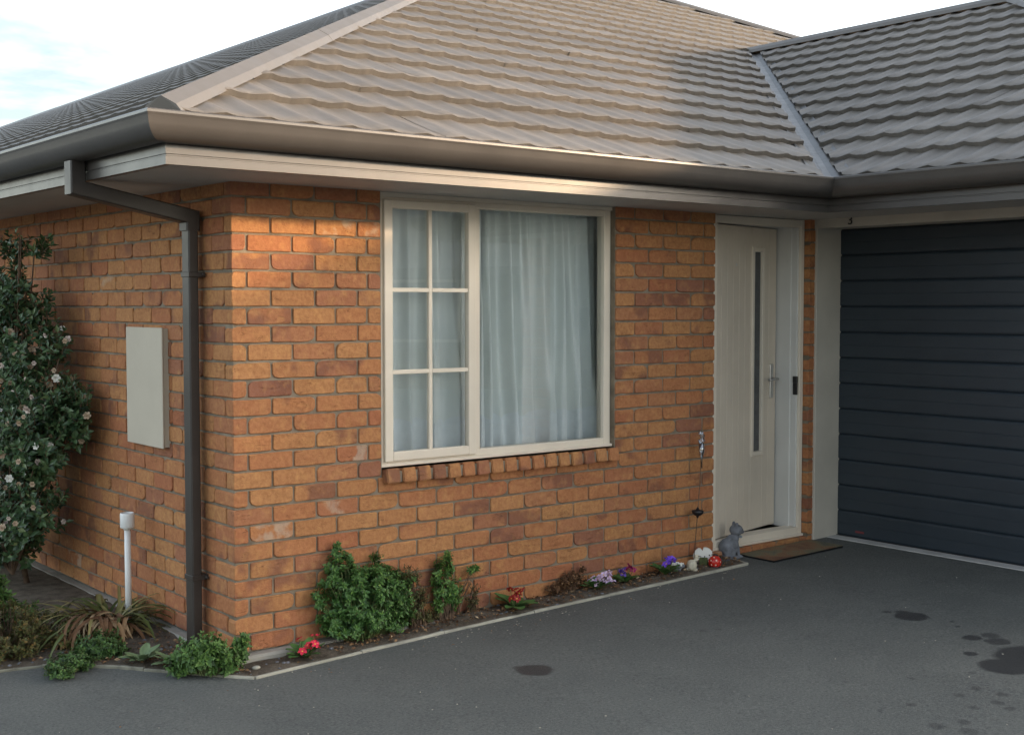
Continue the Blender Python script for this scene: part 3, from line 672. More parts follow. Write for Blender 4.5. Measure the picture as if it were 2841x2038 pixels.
# curtains: two pleated sheers hanging inside
def curtain(name, x0, x1, ztop, zbot, seed, label):
    r = random.Random(seed); nxx, nzz = 260, 40; V = []; F = []
    nf = int((x1-x0)/0.075); cen = []; x = x0
    while x < x1: cen.append((x, r.uniform(0.019, 0.036), r.uniform(-0.05, 0.05), r.choice((0.6, 1, 1.3, 1.6)))); x += r.uniform(0.04, 0.12)
    for j in range(nzz+1):
        tz = j/nzz; z = ztop+(zbot-ztop)*tz
        for i in range(nxx+1):
            u = i/nxx; xx = x0+(x1-x0)*u; y = 0.185+(0.035 if x0 > 1.2 else 0)
            for (c, w, drift, amp) in cen:
                cc = c+drift*tz*tz; w2 = w*(0.55+0.6*tz)
                d = (xx-cc)/w2
                y -= 0.060*amp*math.exp(-d*d)*(0.55+0.75*tz)
            y = max((0.125 if x0 > 1.2 else 0.092)+0.014*math.sin(xx*41), y+0.004*math.sin(xx*90+tz*5))
            dz = 0.006*math.sin(xx*30)*tz
            V.append((xx, y+0.012*tz, z+dz))
    for j in range(nzz):
        for i in range(nxx):
            a = j*(nxx+1)+i; F.append((a, a+1, a+nxx+2, a+nxx+1))
    me = bpy.data.meshes.new(name); me.from_pydata(V, [], F); me.materials.append(M['curtain']); me.polygons.foreach_set('use_smooth', [True]*len(F)); me.update()
    root = empty(name, ((x0+x1)/2, 0.15, ztop)); tag(root, label, 'curtain', 'sheer curtains behind the window')
    o = link('drape', me, root); o.location = (-(x0+x1)/2, -0.15, -ztop)
    # lace hem band, scalloped
    mb = MB(); V2 = []
    for i in range(nxx+1):
        u = i/nxx; zz_ = zbot+0.17+0.035*abs(math.sin(u*(x1-x0)*26))
        k0 = V[(nzz)*(nxx+1)+i]; jj = int((ztop-zz_)/(ztop-zbot)*nzz); k1 = V[jj*(nxx+1)+i]
        V2 += [(k0[0], k0[1]-0.004, k0[2]), ((k0[0]+k1[0])/2, V[((jj+nzz)//2)*(nxx+1)+i][1]-0.004, (k0[2]+zz_)/2), (k1[0], k1[1]-0.004, zz_)]
    mb.add(V2, [f for i in range(nxx) for f in ((3*i, 3*i+3, 3*i+4, 3*i+1), (3*i+1, 3*i+4, 3*i+5, 3*i+2))], 0, True)
    h = mb.build('hem_band', M['lace'], root); h.location = (-(x0+x1)/2, -0.15, -ztop)
    # rod pocket
    mb = MB(); mb.tube([(x0-0.02, 0.16, ztop-0.01), (x1+0.02, 0.16, ztop-0.01)], 0.012); h = mb.build('curtain_rod', M['white'], root); h.location = (-(x0+x1)/2, -0.15, -ztop)
curtain('curtain', 0.86, 1.60, 2.19, 0.84, 3, 'pale sheer curtain behind the six small panes')
curtain('curtain', 1.50, 2.86, 2.19, 0.84, 8, 'pale sheer curtain behind the large fixed pane')

# ------------------------------------------------------------------ entry door
door = empty('entry_door', (0, 0, 0)); door.parent = house; tag(door, 'beige entry door standing slightly open')
mb = MB(); dy0, dy1 = 0.045, 0.11; fz0, fz1 = 0.088, 2.214
mb.bbox(X_DL+0.004, 3.372, dy0, dy1, fz0, fz1); mb.bbox(4.196, X_DR-0.003, dy0, dy1, fz0, fz1); mb.bbox(3.3715, 4.1965, dy0+0.001, dy1, 2.165, fz1-0.001); mb.bbox(3.3715, 4.1965, dy0+0.001, 0.15, fz0+0.001, 0.142)
mb.bbox(X_DL+0.004, X_DR-0.003, 0.030, 0.0455, 0.082, 0.098, 0.002)
mb.build('frame', M['frame'], door)
mb = MB(); mb.bbox(4.176, 4.235, 0.1105, 0.34, 0.13, 2.19); mb.bbox(4.182, 4.1965, 0.062, 0.112, 0.143, 2.164, 0.002); mb.bbox(3.33, 4.176, 0.1105, 0.34, 2.165, 2.2); mb.build('jamb_lining', M['jamb'], door)
ANG = R(11.5); hinge = Vector((3.380, 0.068, 0))
leafE = empty('door_leaf', hinge); leafE.parent = door; leafE.rotation_euler = (0, 0, ANG)
LW, lz0, lz1 = 0.80, 0.147, 2.158
LM = None
mb = MB(); gx0, gx1, gz0, gz1 = 0.480, 0.610, 0.655, 2.010
cols = [0.0]+[0.02+0.0725*i for i in range(1, 11)]+[LW]
cols = sorted(set([0.0, 0.075, 0.15, 0.225, 0.30, 0.375, 0.45, gx0-0.012, gx1+0.012, 0.70, LW]))
for a, b in zip(cols[:-1], cols[1:]):
    a2, b2 = a+(0.0012 if a > 0 else 0), b-(0.0012 if b < LW else 0)
    if a >= gx0-0.013 and b <= gx1+0.013:
        mb.bbox(a2, b2, 0, 0.04, lz0, gz0-0.012, 0.0015); mb.bbox(a2, b2, 0, 0.04, gz1+0.012, lz1, 0.0015)
    else: mb.bbox(a2, b2, 0, 0.04, lz0, lz1, 0.0015)
mb.box(0.002, gx0-0.02, 0.004, 0.036, lz0+0.002, lz1-0.002); mb.box(gx1+0.02, LW-0.002, 0.004, 0.036, lz0+0.002, lz1-0.002)
mb.build('leaf_panel', M['door'], leafE)
mb = MB()
for a, b, c, d in ((gx0-0.018, gx0+0.012, gz0-0.018, gz1+0.018), (gx1-0.012, gx1+0.018, gz0-0.018, gz1+0.018), (gx0+0.0115, gx1-0.0115, gz0-0.0175, gz0+0.012), (gx0+0.0115, gx1-0.0115, gz1-0.012, gz1+0.0175)):
    mb.bbox(a, b, -0.010, 0.03, c, d, 0.003)
mb.build('glazing_bead', M['frame'], leafE)
mb = MB(); mb.box(gx0, gx1, 0.010, 0.02, gz0, gz1); mb.build('pane', M['obscure'], leafE)
mb = MB(); mb.bbox(0.715, 0.760, -0.008, 0.001, 1.015, 1.245, 0.003); mb.tube([(0.738, -0.006, 1.145), (0.738, -0.05, 1.145)], 0.010, 10); mb.tube([(0.742, -0.048, 1.145), (0.69, -0.052, 1.146), (0.62, -0.05, 1.143)], [0.010, 0.009, 0.008], 10); mb.build('handle', M['steel'], leafE)
mb = MB(); mb.tube([(0.262, -0.001, 1.905), (0.262, 0.004, 1.905)], 0.008, 10); mb.build('door_viewer', M['steel'], leafE)
mb = MB(); mb.bbox(4.1765, 4.186, 0.052, 0.088, 1.040, 1.150, 0.002); mb.bbox(4.170, 4.186, 0.050, 0.085, 1.120, 1.165, 0.003); mb.build('lock_keep', M['black'], door)
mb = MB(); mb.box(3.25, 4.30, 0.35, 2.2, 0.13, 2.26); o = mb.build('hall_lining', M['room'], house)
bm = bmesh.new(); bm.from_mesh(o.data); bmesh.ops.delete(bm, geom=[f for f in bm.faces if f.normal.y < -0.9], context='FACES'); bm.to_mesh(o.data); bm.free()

# ------------------------------------------------------------------ garage door
gd = empty('garage_door', (0, 0, 0)); gd.parent = house; tag(gd, 'dark charcoal sectional garage door with horizontal ribs')
GY0, GY1 = 0.0, -2.60; pz = 0.1752
prof = [(0.0, 0.001), (-0.006, 0.006), (-0.0085, 0.016), (-0.0085, 0.083), (-0.0070, 0.0850), (-0.0070, 0.0870), (-0.0085, 0.089), (-0.0085, 0.158), (-0.004, 0.168), (0.004, 0.1745)]
pm = MB(); A = [(x, GY0+0.03, z) for x, z in prof]+[(x, GY1-0.03, z) for x, z in prof]; k = len(prof)
pm.add(A, [(j, k+j, k+j+1, j+1) for j in range(k-1)]); pme = pm.mesh('panel', M['garage'])
for i in range(13): link('panel', pme, gd, (4.555, 0, 0.060+pz*i))
mb = MB(); mb.box(4.562, 4.60, GY1-0.05, GY0+0.05, 0.05, 2.3); mb.build('backing', M['garage'], gd)
mb = MB(); mb.bbox(4.544, 4.55, -0.235, -0.165, 0.093, 0.108, 0.001); mb.build('sticker', M['sticker'], gd)
mb = MB(); mb.box(4.535, 4.56, GY1, GY0, 0.052, 0.064); mb.build('bottom_seal', M['black'], gd)
trim = empty('garage_trim', (0, 0, 0)); trim.parent = house
mb = MB(); mb.bbox(4.290, 4.575, -0.016, 0.0075, 0.048, 2.26, 0.003); mb.build('jamb', M['beam'], trim); mb = MB(); mb.bbox(4.290, 4.575, -2.62, -2.60, 0.048, 2.26, 0.003); mb.build('jamb', M['beam'], trim)
mb = MB(); mb.bbox(4.286, 4.330, -2.66, 0.0085, 2.158, 2.27, 0.003); mb.box(4.33, 4.60, -2.6, -0.017, 2.162, 2.18); lint = mb.build('lintel', M['beam'], trim)
mb = MB(); mb.bbox(4.425, 4.62, -2.60, -0.016, -0.02, 0.0605, 0.003); mb.build('threshold', M['thresh'], trim)
# house number on the lintel
cu = bpy.data.curves.new('number', 'FONT'); cu.body = '3'; cu.size = 0.085; cu.extrude = 0.003; cu.align_x = 'CENTER'
to = bpy.data.objects.new('tmp', cu); COL.objects.link(to); dg = bpy.context.evaluated_depsgraph_get(); nm = bpy.data.meshes.new_from_object(to.evaluated_get(dg)); bpy.data.objects.remove(to)
nm.materials.clear(); nm.materials.append(M['black']); o = link('house_number', nm, lint, (4.283, -0.285, 2.172), (R(90), 0, R(-90)))

# ------------------------------------------------------------------ downpipe
dp = empty('downpipe', (0, 0, 0)); dp.parent = house; tag(dp, 'dark brown rectangular downpipe with offset bend under the eave')
def rect_sweep(mb, pts, hx, hy, bev=0.006):
    sec = [(-hx+bev, -hy), (hx-bev, -hy), (hx, -hy+bev), (hx, hy-bev), (hx-bev, hy), (-hx+bev, hy), (-hx, hy-bev), (-hx, -hy+bev)]
    V = []
    for (p, sx) in pts: V += [(p[0]+a*sx[0]+0, p[1]+b, p[2]+a*sx[1]) for a, b in sec]
    n = 8; F = []
    for i in range(len(pts)-1):
        for k in range(n): F.append((i*n+k, i*n+(k+1) % n, (i+1)*n+(k+1) % n, (i+1)*n+k))
    F += [tuple(reversed(range(n))), tuple((len(pts)-1)*n+k for k in range(n))]
    mb.add(V, F)
mb = MB(); rect_sweep(mb, [((-0.055, 0.325, -0.06), (1, 0)), ((-0.055, 0.325, 2.02), (1, 0))], 0.025, 0.040); mb.build('pipe', M['pipe'], dp)
mb = MB(); rect_sweep(mb, [((-0.055, 0.325, 2.000), (1.0, 0)), ((-0.055, 0.325, 2.065), (1.0, 0.82)), ((-0.605, 0.325, 2.172), (1.0, 0.82)), ((-0.605, 0.325, 2.292), (1.0, 0))], 0.035, 0.044); mb.build('offset_bend', M['pipe'], dp)
for z in (1.79, 0.325):
    mb = MB(); mb.bbox(-0.083, 0.002, 0.279, 0.371, z-0.012, z+0.012, 0.002); mb.tube([(-0.012, 0.262, z), (-0.012, 0.29, z)], 0.007, 8); mb.build('bracket', M['pipe'], dp)

# ------------------------------------------------------------------ meter box, vent pipe
mbx = empty('meter_box', (-0.02, 0.945, 0.912)); tag(mbx, 'beige meter box cover fixed to the side wall', 'meter box')
mb = MB(); mb.bbox(-0.006, 0.030, -0.227, 0.227, 0.005, 0.612, 0.002); mb.build('case', M['meter'], mbx)
mb = MB(); mb.bbox(-0.016, -0.0065, -0.232, 0.232, 0.0, 0.617, 0.003); mb.build('lid', M['meter'], mbx)
vp = empty('vent_pipe', (-0.12, 0.985, gz(-0.12))); tag(vp, 'white plastic drain vent pipe standing against the side wall', 'pipe')
mb = MB(); mb.tube([(0, 0, -0.05), (0, 0, 0.57)], 0.0165, 14); mb.tube([(0, 0, 0.525), (0, 0, 0.545)], 0.021, 14); mb.build('pipe', M['pvc'], vp)
mb = MB(); mb.lathe([(0.0, 0.535), (0.034, 0.535), (0.037, 0.54), (0.037, 0.608), (0.034, 0.614), (0.030, 0.614), (0.030, 0.60), (0.0, 0.60)], 20); mb.build('cowl', M['pvc'], vp)

# ------------------------------------------------------------------ garden bed, edging
EDGE = [(3.410, -0.004), (3.371, -0.222), (2.75, -0.222), (2.2, -0.214), (1.65, -0.210), (1.05, -0.211), (0.55, -0.226), (-0.029, -0.251), (-0.12, -0.133), (-0.358, 0.215), (-0.431, 0.327), (-0.566, 0.48), (-0.70, 0.60), (-0.88, 0.66), (-1.25, 0.74), (-1.7, 1.2), (-1.9, 2.2), (-1.9, 4.5)]
WALL = [(3.30, 0.02), (3.25, 0.02), (2.75, 0.02), (2.2, 0.02), (1.65, 0.02), (1.05, 0.02), (0.55, 0.02), (0.02, 0.02), (0.02, 0.06), (0.02, 0.3), (0.02, 0.45), (0.02, 0.65), (0.02, 0.85), (0.02, 1.1), (0.02, 1.6), (0.02, 2.3), (0.02, 3.3), (0.02, 4.6)]
def soil_material():
    m, nt, bs = newmat('soil')
    co = nd(nt, 'ShaderNodeTexCoord').outputs['Object']
    c = ramp(nt, noise(nt, co, 12, 6, 0.65), [(0.3, (0.075, 0.060, 0.046)), (0.6, (0.165, 0.138, 0.108)), (0.8, (0.24, 0.21, 0.17))])
    c = mixc(nt, nd(nt, 'ShaderNodeMapRange', {'Value': noise(nt, co, 130, 4, 0.7), 'From Min': 0.5, 'From Max': 0.75, 'To Min': 0, 'To Max': 0.6}).outputs[0], c, (0.24, 0.20, 0.15))
    nt.links.new(c, bs.inputs['Base Color']); bs.inputs['Roughness'].default_value = 1.0; bs.inputs['Specular IOR Level'].default_value = 0.1
    bump(nt, bs, noise(nt, co, 70, 6, 0.75), 1.0, 0.02); return m
M['soil'] = soil_material()
def interp(poly, n):
    out = []
    for i in range(len(poly)-1):
        for q in range(n):
            t = q/n; out.append((poly[i][0]*(1-t)+poly[i+1][0]*t, poly[i][1]*(1-t)+poly[i+1][1]*t))
    out.append(poly[-1]); return out
from mathutils import noise as mnoise
def soil_z(x, y, t=0.5):
    rise = 0.034*t*max(0.0, min(1.0, (y-0.15)/0.5))
    return gz(x)+0.010+rise+0.012*math.sin(math.pi*t)+0.016*mnoise.noise((x*7, y*7, 0.3))*math.sin(math.pi*min(1, max(0, t)))+0.006*mnoise.noise((x*23, y*23, 1.3))
E_, W_ = interp(EDGE, 8), interp(WALL, 8); V = []; NW = 14
for (e, w) in zip(E_, W_):
    for j in range(NW+1):
        t = j/NW; x = e[0]*(1-t)+w[0]*t; y = e[1]*(1-t)+w[1]*t; V.append((x, y, soil_z(x, y, t) if 0 < t < 1 else gz(x)+0.006+(0.034*max(0.0, min(1.0, (y-0.15)/0.5)) if t == 1 else 0)))
mb = MB(); k = NW+1; mb.add(V, [(i*k+j, i*k+j+1, (i+1)*k+j+1, (i+1)*k+j) for i in range(len(E_)-1) for j in range(NW)], 0, True)
bed = mb.build('garden_bed', M['soil']); tag(bed, 'bare brown soil of the garden bed', kind='structure')
# edging strip in separate lengths
edg = empty('garden_edging', (0, -0.24, gz(0))); tag(edg, 'thin pale concrete edging strip between garden bed and driveway', 'edging')
pts = [Vector((x, y, 0)) for x, y in EDGE[:16]]
er = random.Random(3)
for i in range(len(pts)-1):
    a, b = pts[i], pts[i+1]; L = (b-a).length; n = max(1, int(round(L/0.42))); d = (b-a)/L; nrm = Vector((-d.y, d.x, 0))
    for q in range(n):
        p0 = a+d*(L*q/n+0.002); p1 = a+d*(L*(q+1)/n-0.002); wdt = er.uniform(0.0095, 0.0125) if i < 8 else er.uniform(0.006, 0.009); hgt = er.uniform(0.010, 0.016); ox = er.uniform(-.002, .002); rings = []
        ss = 5; VV = []
        for s in range(ss+1):
            p = p0+(p1-p0)*(s/ss)+nrm*(ox+er.uniform(-.0012, .0012)); w_ = wdt+er.uniform(-.0012, .0012); h_ = hgt+er.uniform(-.0015, .0015); zb = gz(p.x)
            for (o_, z_) in ((-w_, -0.03), (-w_, h_-0.004), (-w_*0.65, h_), (w_*0.65, h_), (w_, h_-0.004), (w_, -0.03)): VV.append(Vector((p.x, p.y, zb+z_))+nrm*o_-Vector((0, -0.24, gz(0))))
        mb = MB(); k = 6; mb.add(VV, [(s*k+j, (s+1)*k+j, (s+1)*k+j+1, s*k+j+1) for s in range(ss) for j in range(k-1)]+[tuple(range(k)), tuple(ss*k+j for j in range(k-1, -1, -1))]); mb.build('edging_strip', M['edge'] if i < 8 else M['edge_d'], edg)

# ------------------------------------------------------------------ plants
class Leaves:
    """many small folded leaves in one mesh with a random value on each"""
    def __init__(s, seed): s.r = np.random.default_rng(seed); s.V = []; s.F = []; s.A = []; s.n = 0
    def leaf(s, p, d, nrm, L, W, a=None, curl=0.15):
        p, d, nrm = np.array(p, float), np.array(d, float), np.array(nrm, float); d = d/np.linalg.norm(d); sd = np.cross(d, nrm); q = np.linalg.norm(sd)
        if q < 1e-4: sd = np.cross(d, (0.3, 0.5, 0.8)); q = np.linalg.norm(sd)
        sd = sd/q; nn = np.cross(sd, d); m = p+d*L*0.5
        s.V += [p, m+sd*W*0.5+nn*W*0.12, p+d*L-nn*L*curl, m-sd*W*0.5+nn*W*0.12, m-nn*W*0.06]
        b = s.n; s.F += [(b, b+4, b+1), (b+1, b+4, b+2), (b, b+3, b+4), (b+3, b+2, b+4)]; s.n += 5
        s.A += [s.r.random() if a is None else a]*5
    def sprig(s, base, tip, L, W, gap, per=4, start=0.35, splay=0.9, shade=None, taper=0.5):
        base, tip = np.array(base, float), np.array(tip, float); ax = tip-base; ln = np.linalg.norm(ax); ax = ax/ln
        ref = np.array((0.2, 0.9, 0.3)); u = np.cross(ax, ref); u /= np.linalg.norm(u); v = np.cross(ax, u)
        t = ln*start; ph = s.r.uniform(0, 6.28)
        while t < ln+1e-6:
            f = t/ln; sc = 1-taper*max(0, (f-0.6)/0.4)
            for k in range(per):
                q = ph+2*math.pi*k/per+s.r.normal(0, 0.25); rad = u*math.cos(q)+v*math.sin(q)
                sp = splay*s.r.uniform(0.7, 1.25)*(1-0.45*max(0, (f-0.75)/0.25))
                d = ax*math.cos(sp)+rad*math.sin(sp)
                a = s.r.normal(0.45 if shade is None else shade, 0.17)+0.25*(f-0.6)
                s.leaf(base+ax*t+s.r.normal(0, gap*0.12, 3), d, ax+rad*0.2, L*sc*s.r.uniform(0.55, 1.25), W*sc*s.r.uniform(0.65, 1.2), float(np.clip(a, 0, 1)))
            t += gap*s.r.uniform(0.8, 1.2); ph += 0.8
    def build(s, name, mat, parent=None, kind=None):
        me = bpy.data.meshes.new(name); me.from_pydata([tuple(v) for v in s.V], [], s.F); me.materials.append(mat)
        at = me.attributes.new('rnd', 'FLOAT', 'POINT'); at.data.foreach_set('value', s.A); me.update()
        o = link(name, me, parent)
        if kind: tag(o, kind=kind)
        return o
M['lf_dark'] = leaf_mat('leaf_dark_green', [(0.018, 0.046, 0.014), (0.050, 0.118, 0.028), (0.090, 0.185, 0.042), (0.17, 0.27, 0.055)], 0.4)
M['lf_mid'] = leaf_mat('leaf_mid_green', [(0.030, 0.060, 0.018), (0.060, 0.125, 0.030), (0.095, 0.180, 0.040), (0.150, 0.240, 0.055)], 0.5)
M['lf_cam'] = leaf_mat('leaf_camellia', [(0.016, 0.034, 0.018), (0.045, 0.088, 0.038), (0.088, 0.145, 0.060), (0.18, 0.21, 0.085)], 0.32)
M['lf_pale'] = leaf_mat('leaf_grey_green', [(0.10, 0.15, 0.075), (0.15, 0.21, 0.10), (0.21, 0.28, 0.14)], 0.6)
M['lf_rust'] = leaf_mat('leaf_rusty', [(0.050, 0.042, 0.020), (0.10, 0.085, 0.028), (0.060, 0.085, 0.028), (0.19, 0.115, 0.035), (0.11, 0.14, 0.04)], 0.6)
M['lf_dead'] = leaf_mat('leaf_dead', [(0.10, 0.050, 0.026), (0.22, 0.115, 0.052), (0.36, 0.235, 0.125), (0.50, 0.39, 0.25)], 0.75)
M['lf_strap'] = leaf_mat('leaf_strap', [(0.045, 0.066, 0.020), (0.085, 0.110, 0.034), (0.16, 0.165, 0.06), (0.24, 0.20, 0.08)], 0.4)
M['lf_prim'] = leaf_mat('leaf_primula', [(0.045, 0.105, 0.030), (0.075, 0.165, 0.045), (0.11, 0.21, 0.06)], 0.5)
M['p_white'] = petal_mat('petal_white', (0.74, 0.72, 0.66)); M['p_tan'] = petal_mat('petal_faded', (0.42, 0.31, 0.21)); M['p_blush'] = petal_mat('petal_blush', (0.58, 0.48, 0.42))
M['p_red'] = petal_mat('petal_crimson', (0.55, 0.012, 0.045)); M['p_dred'] = petal_mat('petal_dark_red', (0.28, 0.012, 0.010)); M['p_lilac'] = petal_mat('petal_lilac', (0.66, 0.50, 0.68))
M['p_violet'] = petal_mat('petal_violet', (0.17, 0.07, 0.62)); M['p_mag'] = petal_mat('petal_magenta', (0.30, 0.02, 0.10)); M['p_indigo'] = petal_mat('petal_indigo', (0.10, 0.05, 0.30))

def stems_mesh(segs, name, mat, parent, r0=0.004):
    mb = MB()
    for a, b, rr in segs:
        a, b = Vector(a), Vector(b); m_ = (a+b)/2+Vector((0.01*math.sin(a.x*90), 0.01*math.cos(b.y*70), 0)); mb.tube([a, m_, b], [rr, rr*0.8, rr*0.45], 5, cap=False)
    return mb.build(name, mat, parent)
def shrub(name, base, lobes, label, cat, mat, L, W, gap, per, nst, seed, group=None, start=0.35, splay=0.9, stem=M['twig'], crown='crown', shade=None):
    """lobes: (centre offset xyz, radii xyz); sprigs run from the base out to points in the lobes"""
    r = np.random.default_rng(seed); base = Vector(base); root = empty(name, base); tag(root, label, cat, group)
    lv = Leaves(seed); segs = []; tot = sum(l[1][0]*l[1][1]*l[1][2] for l in lobes)
    for (c, rad) in lobes:
        n = max(3, int(nst*rad[0]*rad[1]*rad[2]/tot))
        for i in range(n):
            while True:
                q = r.uniform(-1, 1, 3); rr = np.linalg.norm(q)
                if 0.45 < rr < 1.0: break
            tip = np.array(c)+q*np.array(rad); b0 = np.array((tip[0]*0.3+r.normal(0, .012), tip[1]*0.3+r.normal(0, .012), 0.0))
            ow = q*np.array((1, 1, 0.7))/rr+np.array((0, -0.15, 0.45)); ow /= np.linalg.norm(ow); ctrl = tip-ow*r.uniform(2.2, 3.6)*gap; ctrl[2] = max(0.004, ctrl[2]); tip[2] = max(0.012, tip[2])
            lv.sprig(ctrl, tip, L, W, gap, per, 0.05, splay, shade); segs.append((b0, ctrl, 0.003)); segs.append((ctrl, tip, 0.0022))
    lv.build(crown, mat, root); stems_mesh(segs, 'stems', stem, root)
    return root
# dense green shrub at the brick wall
sb = (0.66, -0.045, gz(0.66)+0.015)
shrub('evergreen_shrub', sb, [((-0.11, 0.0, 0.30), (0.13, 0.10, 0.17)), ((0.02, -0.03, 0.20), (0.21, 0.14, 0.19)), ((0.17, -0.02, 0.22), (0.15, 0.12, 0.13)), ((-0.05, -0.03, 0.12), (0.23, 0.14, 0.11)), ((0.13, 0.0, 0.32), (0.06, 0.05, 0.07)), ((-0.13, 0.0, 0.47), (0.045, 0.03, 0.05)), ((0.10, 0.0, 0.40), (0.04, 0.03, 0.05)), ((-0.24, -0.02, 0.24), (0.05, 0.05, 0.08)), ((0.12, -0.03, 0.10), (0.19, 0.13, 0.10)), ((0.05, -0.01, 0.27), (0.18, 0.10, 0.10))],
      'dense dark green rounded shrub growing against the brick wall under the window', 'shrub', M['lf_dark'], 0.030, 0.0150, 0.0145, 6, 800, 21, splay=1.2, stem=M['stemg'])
shrub('upright_shrub', (1.17, -0.05, gz(1.17)+0.012), [((-0.03, 0.0, 0.20), (0.05, 0.05, 0.17)), ((0.03, 0.0, 0.30), (0.04, 0.04, 0.08)), ((0.05, -0.01, 0.14), (0.07, 0.05, 0.10)), ((0.19, 0.0, 0.25), (0.08, 0.03, 0.02))],
      'small upright green shrub with bare lower twigs beside the dense rounded shrub', 'shrub', M['lf_dark'], 0.028, 0.0145, 0.014, 5, 130, 22, shade=0.62, splay=1.25)
shrub('straggly_shrub', (0.99, -0.06, gz(0.99)+0.012), [((0.0, 0.0, 0.13), (0.09, 0.06, 0.12)), ((-0.05, 0.0, 0.28), (0.10, 0.04, 0.06)), ((0.08, 0.0, 0.05), (0.10, 0.05, 0.05))],
      'thin rust tinged shrub between the two green shrubs', 'shrub', M['lf_rust'], 0.020, 0.011, 0.016, 4, 130, 23, splay=1.2)
shrub('twiggy_plant', (1.36, -0.05, gz(1.36)+0.01), [((0.0, 0.0, 0.10), (0.06, 0.03, 0.10))], 'sparse twiggy seedling standing between the upright shrub and the dark red primula', 'plant', M['lf_rust'], 0.016, 0.009, 0.016, 4, 26, 24)
shrub('withered_plant', (2.02, -0.045, gz(2.02)+0.01), [((0.04, 0.0, 0.07), (0.12, 0.05, 0.07)), ((-0.06, 0.0, 0.05), (0.09, 0.05, 0.05)), ((0.14, 0.0, 0.13), (0.02, 0.02, 0.06))],
      'withered brown plant beside the pale lilac primula', 'plant', M['lf_dead'], 0.022, 0.012, 0.016, 4, 110, 25, shade=0.12)
# corner plant, weeds and creepers by the side wall
shrub('leafy_plant', (-0.14, -0.075, gz(-0.14)+0.01), [((-0.05, 0.03, 0.10), (0.13, 0.12, 0.10)), ((0.02, -0.02, 0.06), (0.13, 0.10, 0.07)), ((0.14, 0.02, 0.09), (0.06, 0.06, 0.09)), ((-0.12, 0.1, 0.05), (0.09, 0.09, 0.07))],
      'bright green leafy plant at the brick corner below the downpipe', 'plant', M['lf_mid'], 0.036, 0.021, 0.017, 4, 230, 31, splay=1.1, stem=M['stemg'])
shrub('creeping_plant', (-0.50, 0.52, gz(-0.5)+0.005), [((0.06, 0.05, 0.06), (0.13, 0.14, 0.075)), ((-0.10, -0.06, 0.04), (0.12, 0.12, 0.055)), ((-0.20, -0.15, 0.03), (0.09, 0.09, 0.045)), ((0.1, -0.02, 0.05), (0.09, 0.1, 0.05))],
      'dark green creeping plant spilling over the edging onto the driveway', 'plant', M['lf_mid'], 0.023, 0.015, 0.013, 4, 300, 32, splay=1.15, stem=M['stemg'], shade=0.2)
shrub('rusty_bush', (-0.74, 0.97, gz(-0.74)+0.005), [((0.16, 0.02, 0.10), (0.16, 0.16, 0.10)), ((-0.05, -0.2, 0.09), (0.22, 0.12, 0.08)), ((0.0, 0.0, 0.12), (0.22, 0.22, 0.14)), ((0.15, -0.08, 0.07), (0.18, 0.16, 0.08)), ((-0.2, 0.0, 0.12), (0.2, 0.2, 0.14)), ((-0.1, -0.18, 0.06), (0.25, 0.14, 0.07))],
      'low rusty brown and olive bush at the end of the side bed', 'shrub', M['lf_rust'], 0.028, 0.015, 0.016, 4, 420, 33)
shrub('green_weed', (-0.72, 1.28, gz(-0.72)+0.005), [((0.0, 0.0, 0.20), (0.11, 0.11, 0.17)), ((0.10, -0.05, 0.11), (0.14, 0.14, 0.09))],
      'soft green weed growing behind the low rusty bush', 'plant', M['lf_mid'], 0.040, 0.021, 0.018, 4, 140, 34, splay=1.05, stem=M['stemg'], shade=0.4)
shrub('ground_weed', (-0.30, 0.86, gz(-0.3)+0.006), [((0.0, 0.0, 0.05), (0.2, 0.2, 0.06)), ((-0.22, -0.12, 0.05), (0.12, 0.12, 0.06))], 'olive ground weed in front of the strap leaved clump', 'plant', M['lf_rust'], 0.024, 0.014, 0.016, 4, 130, 36, shade=0.85)
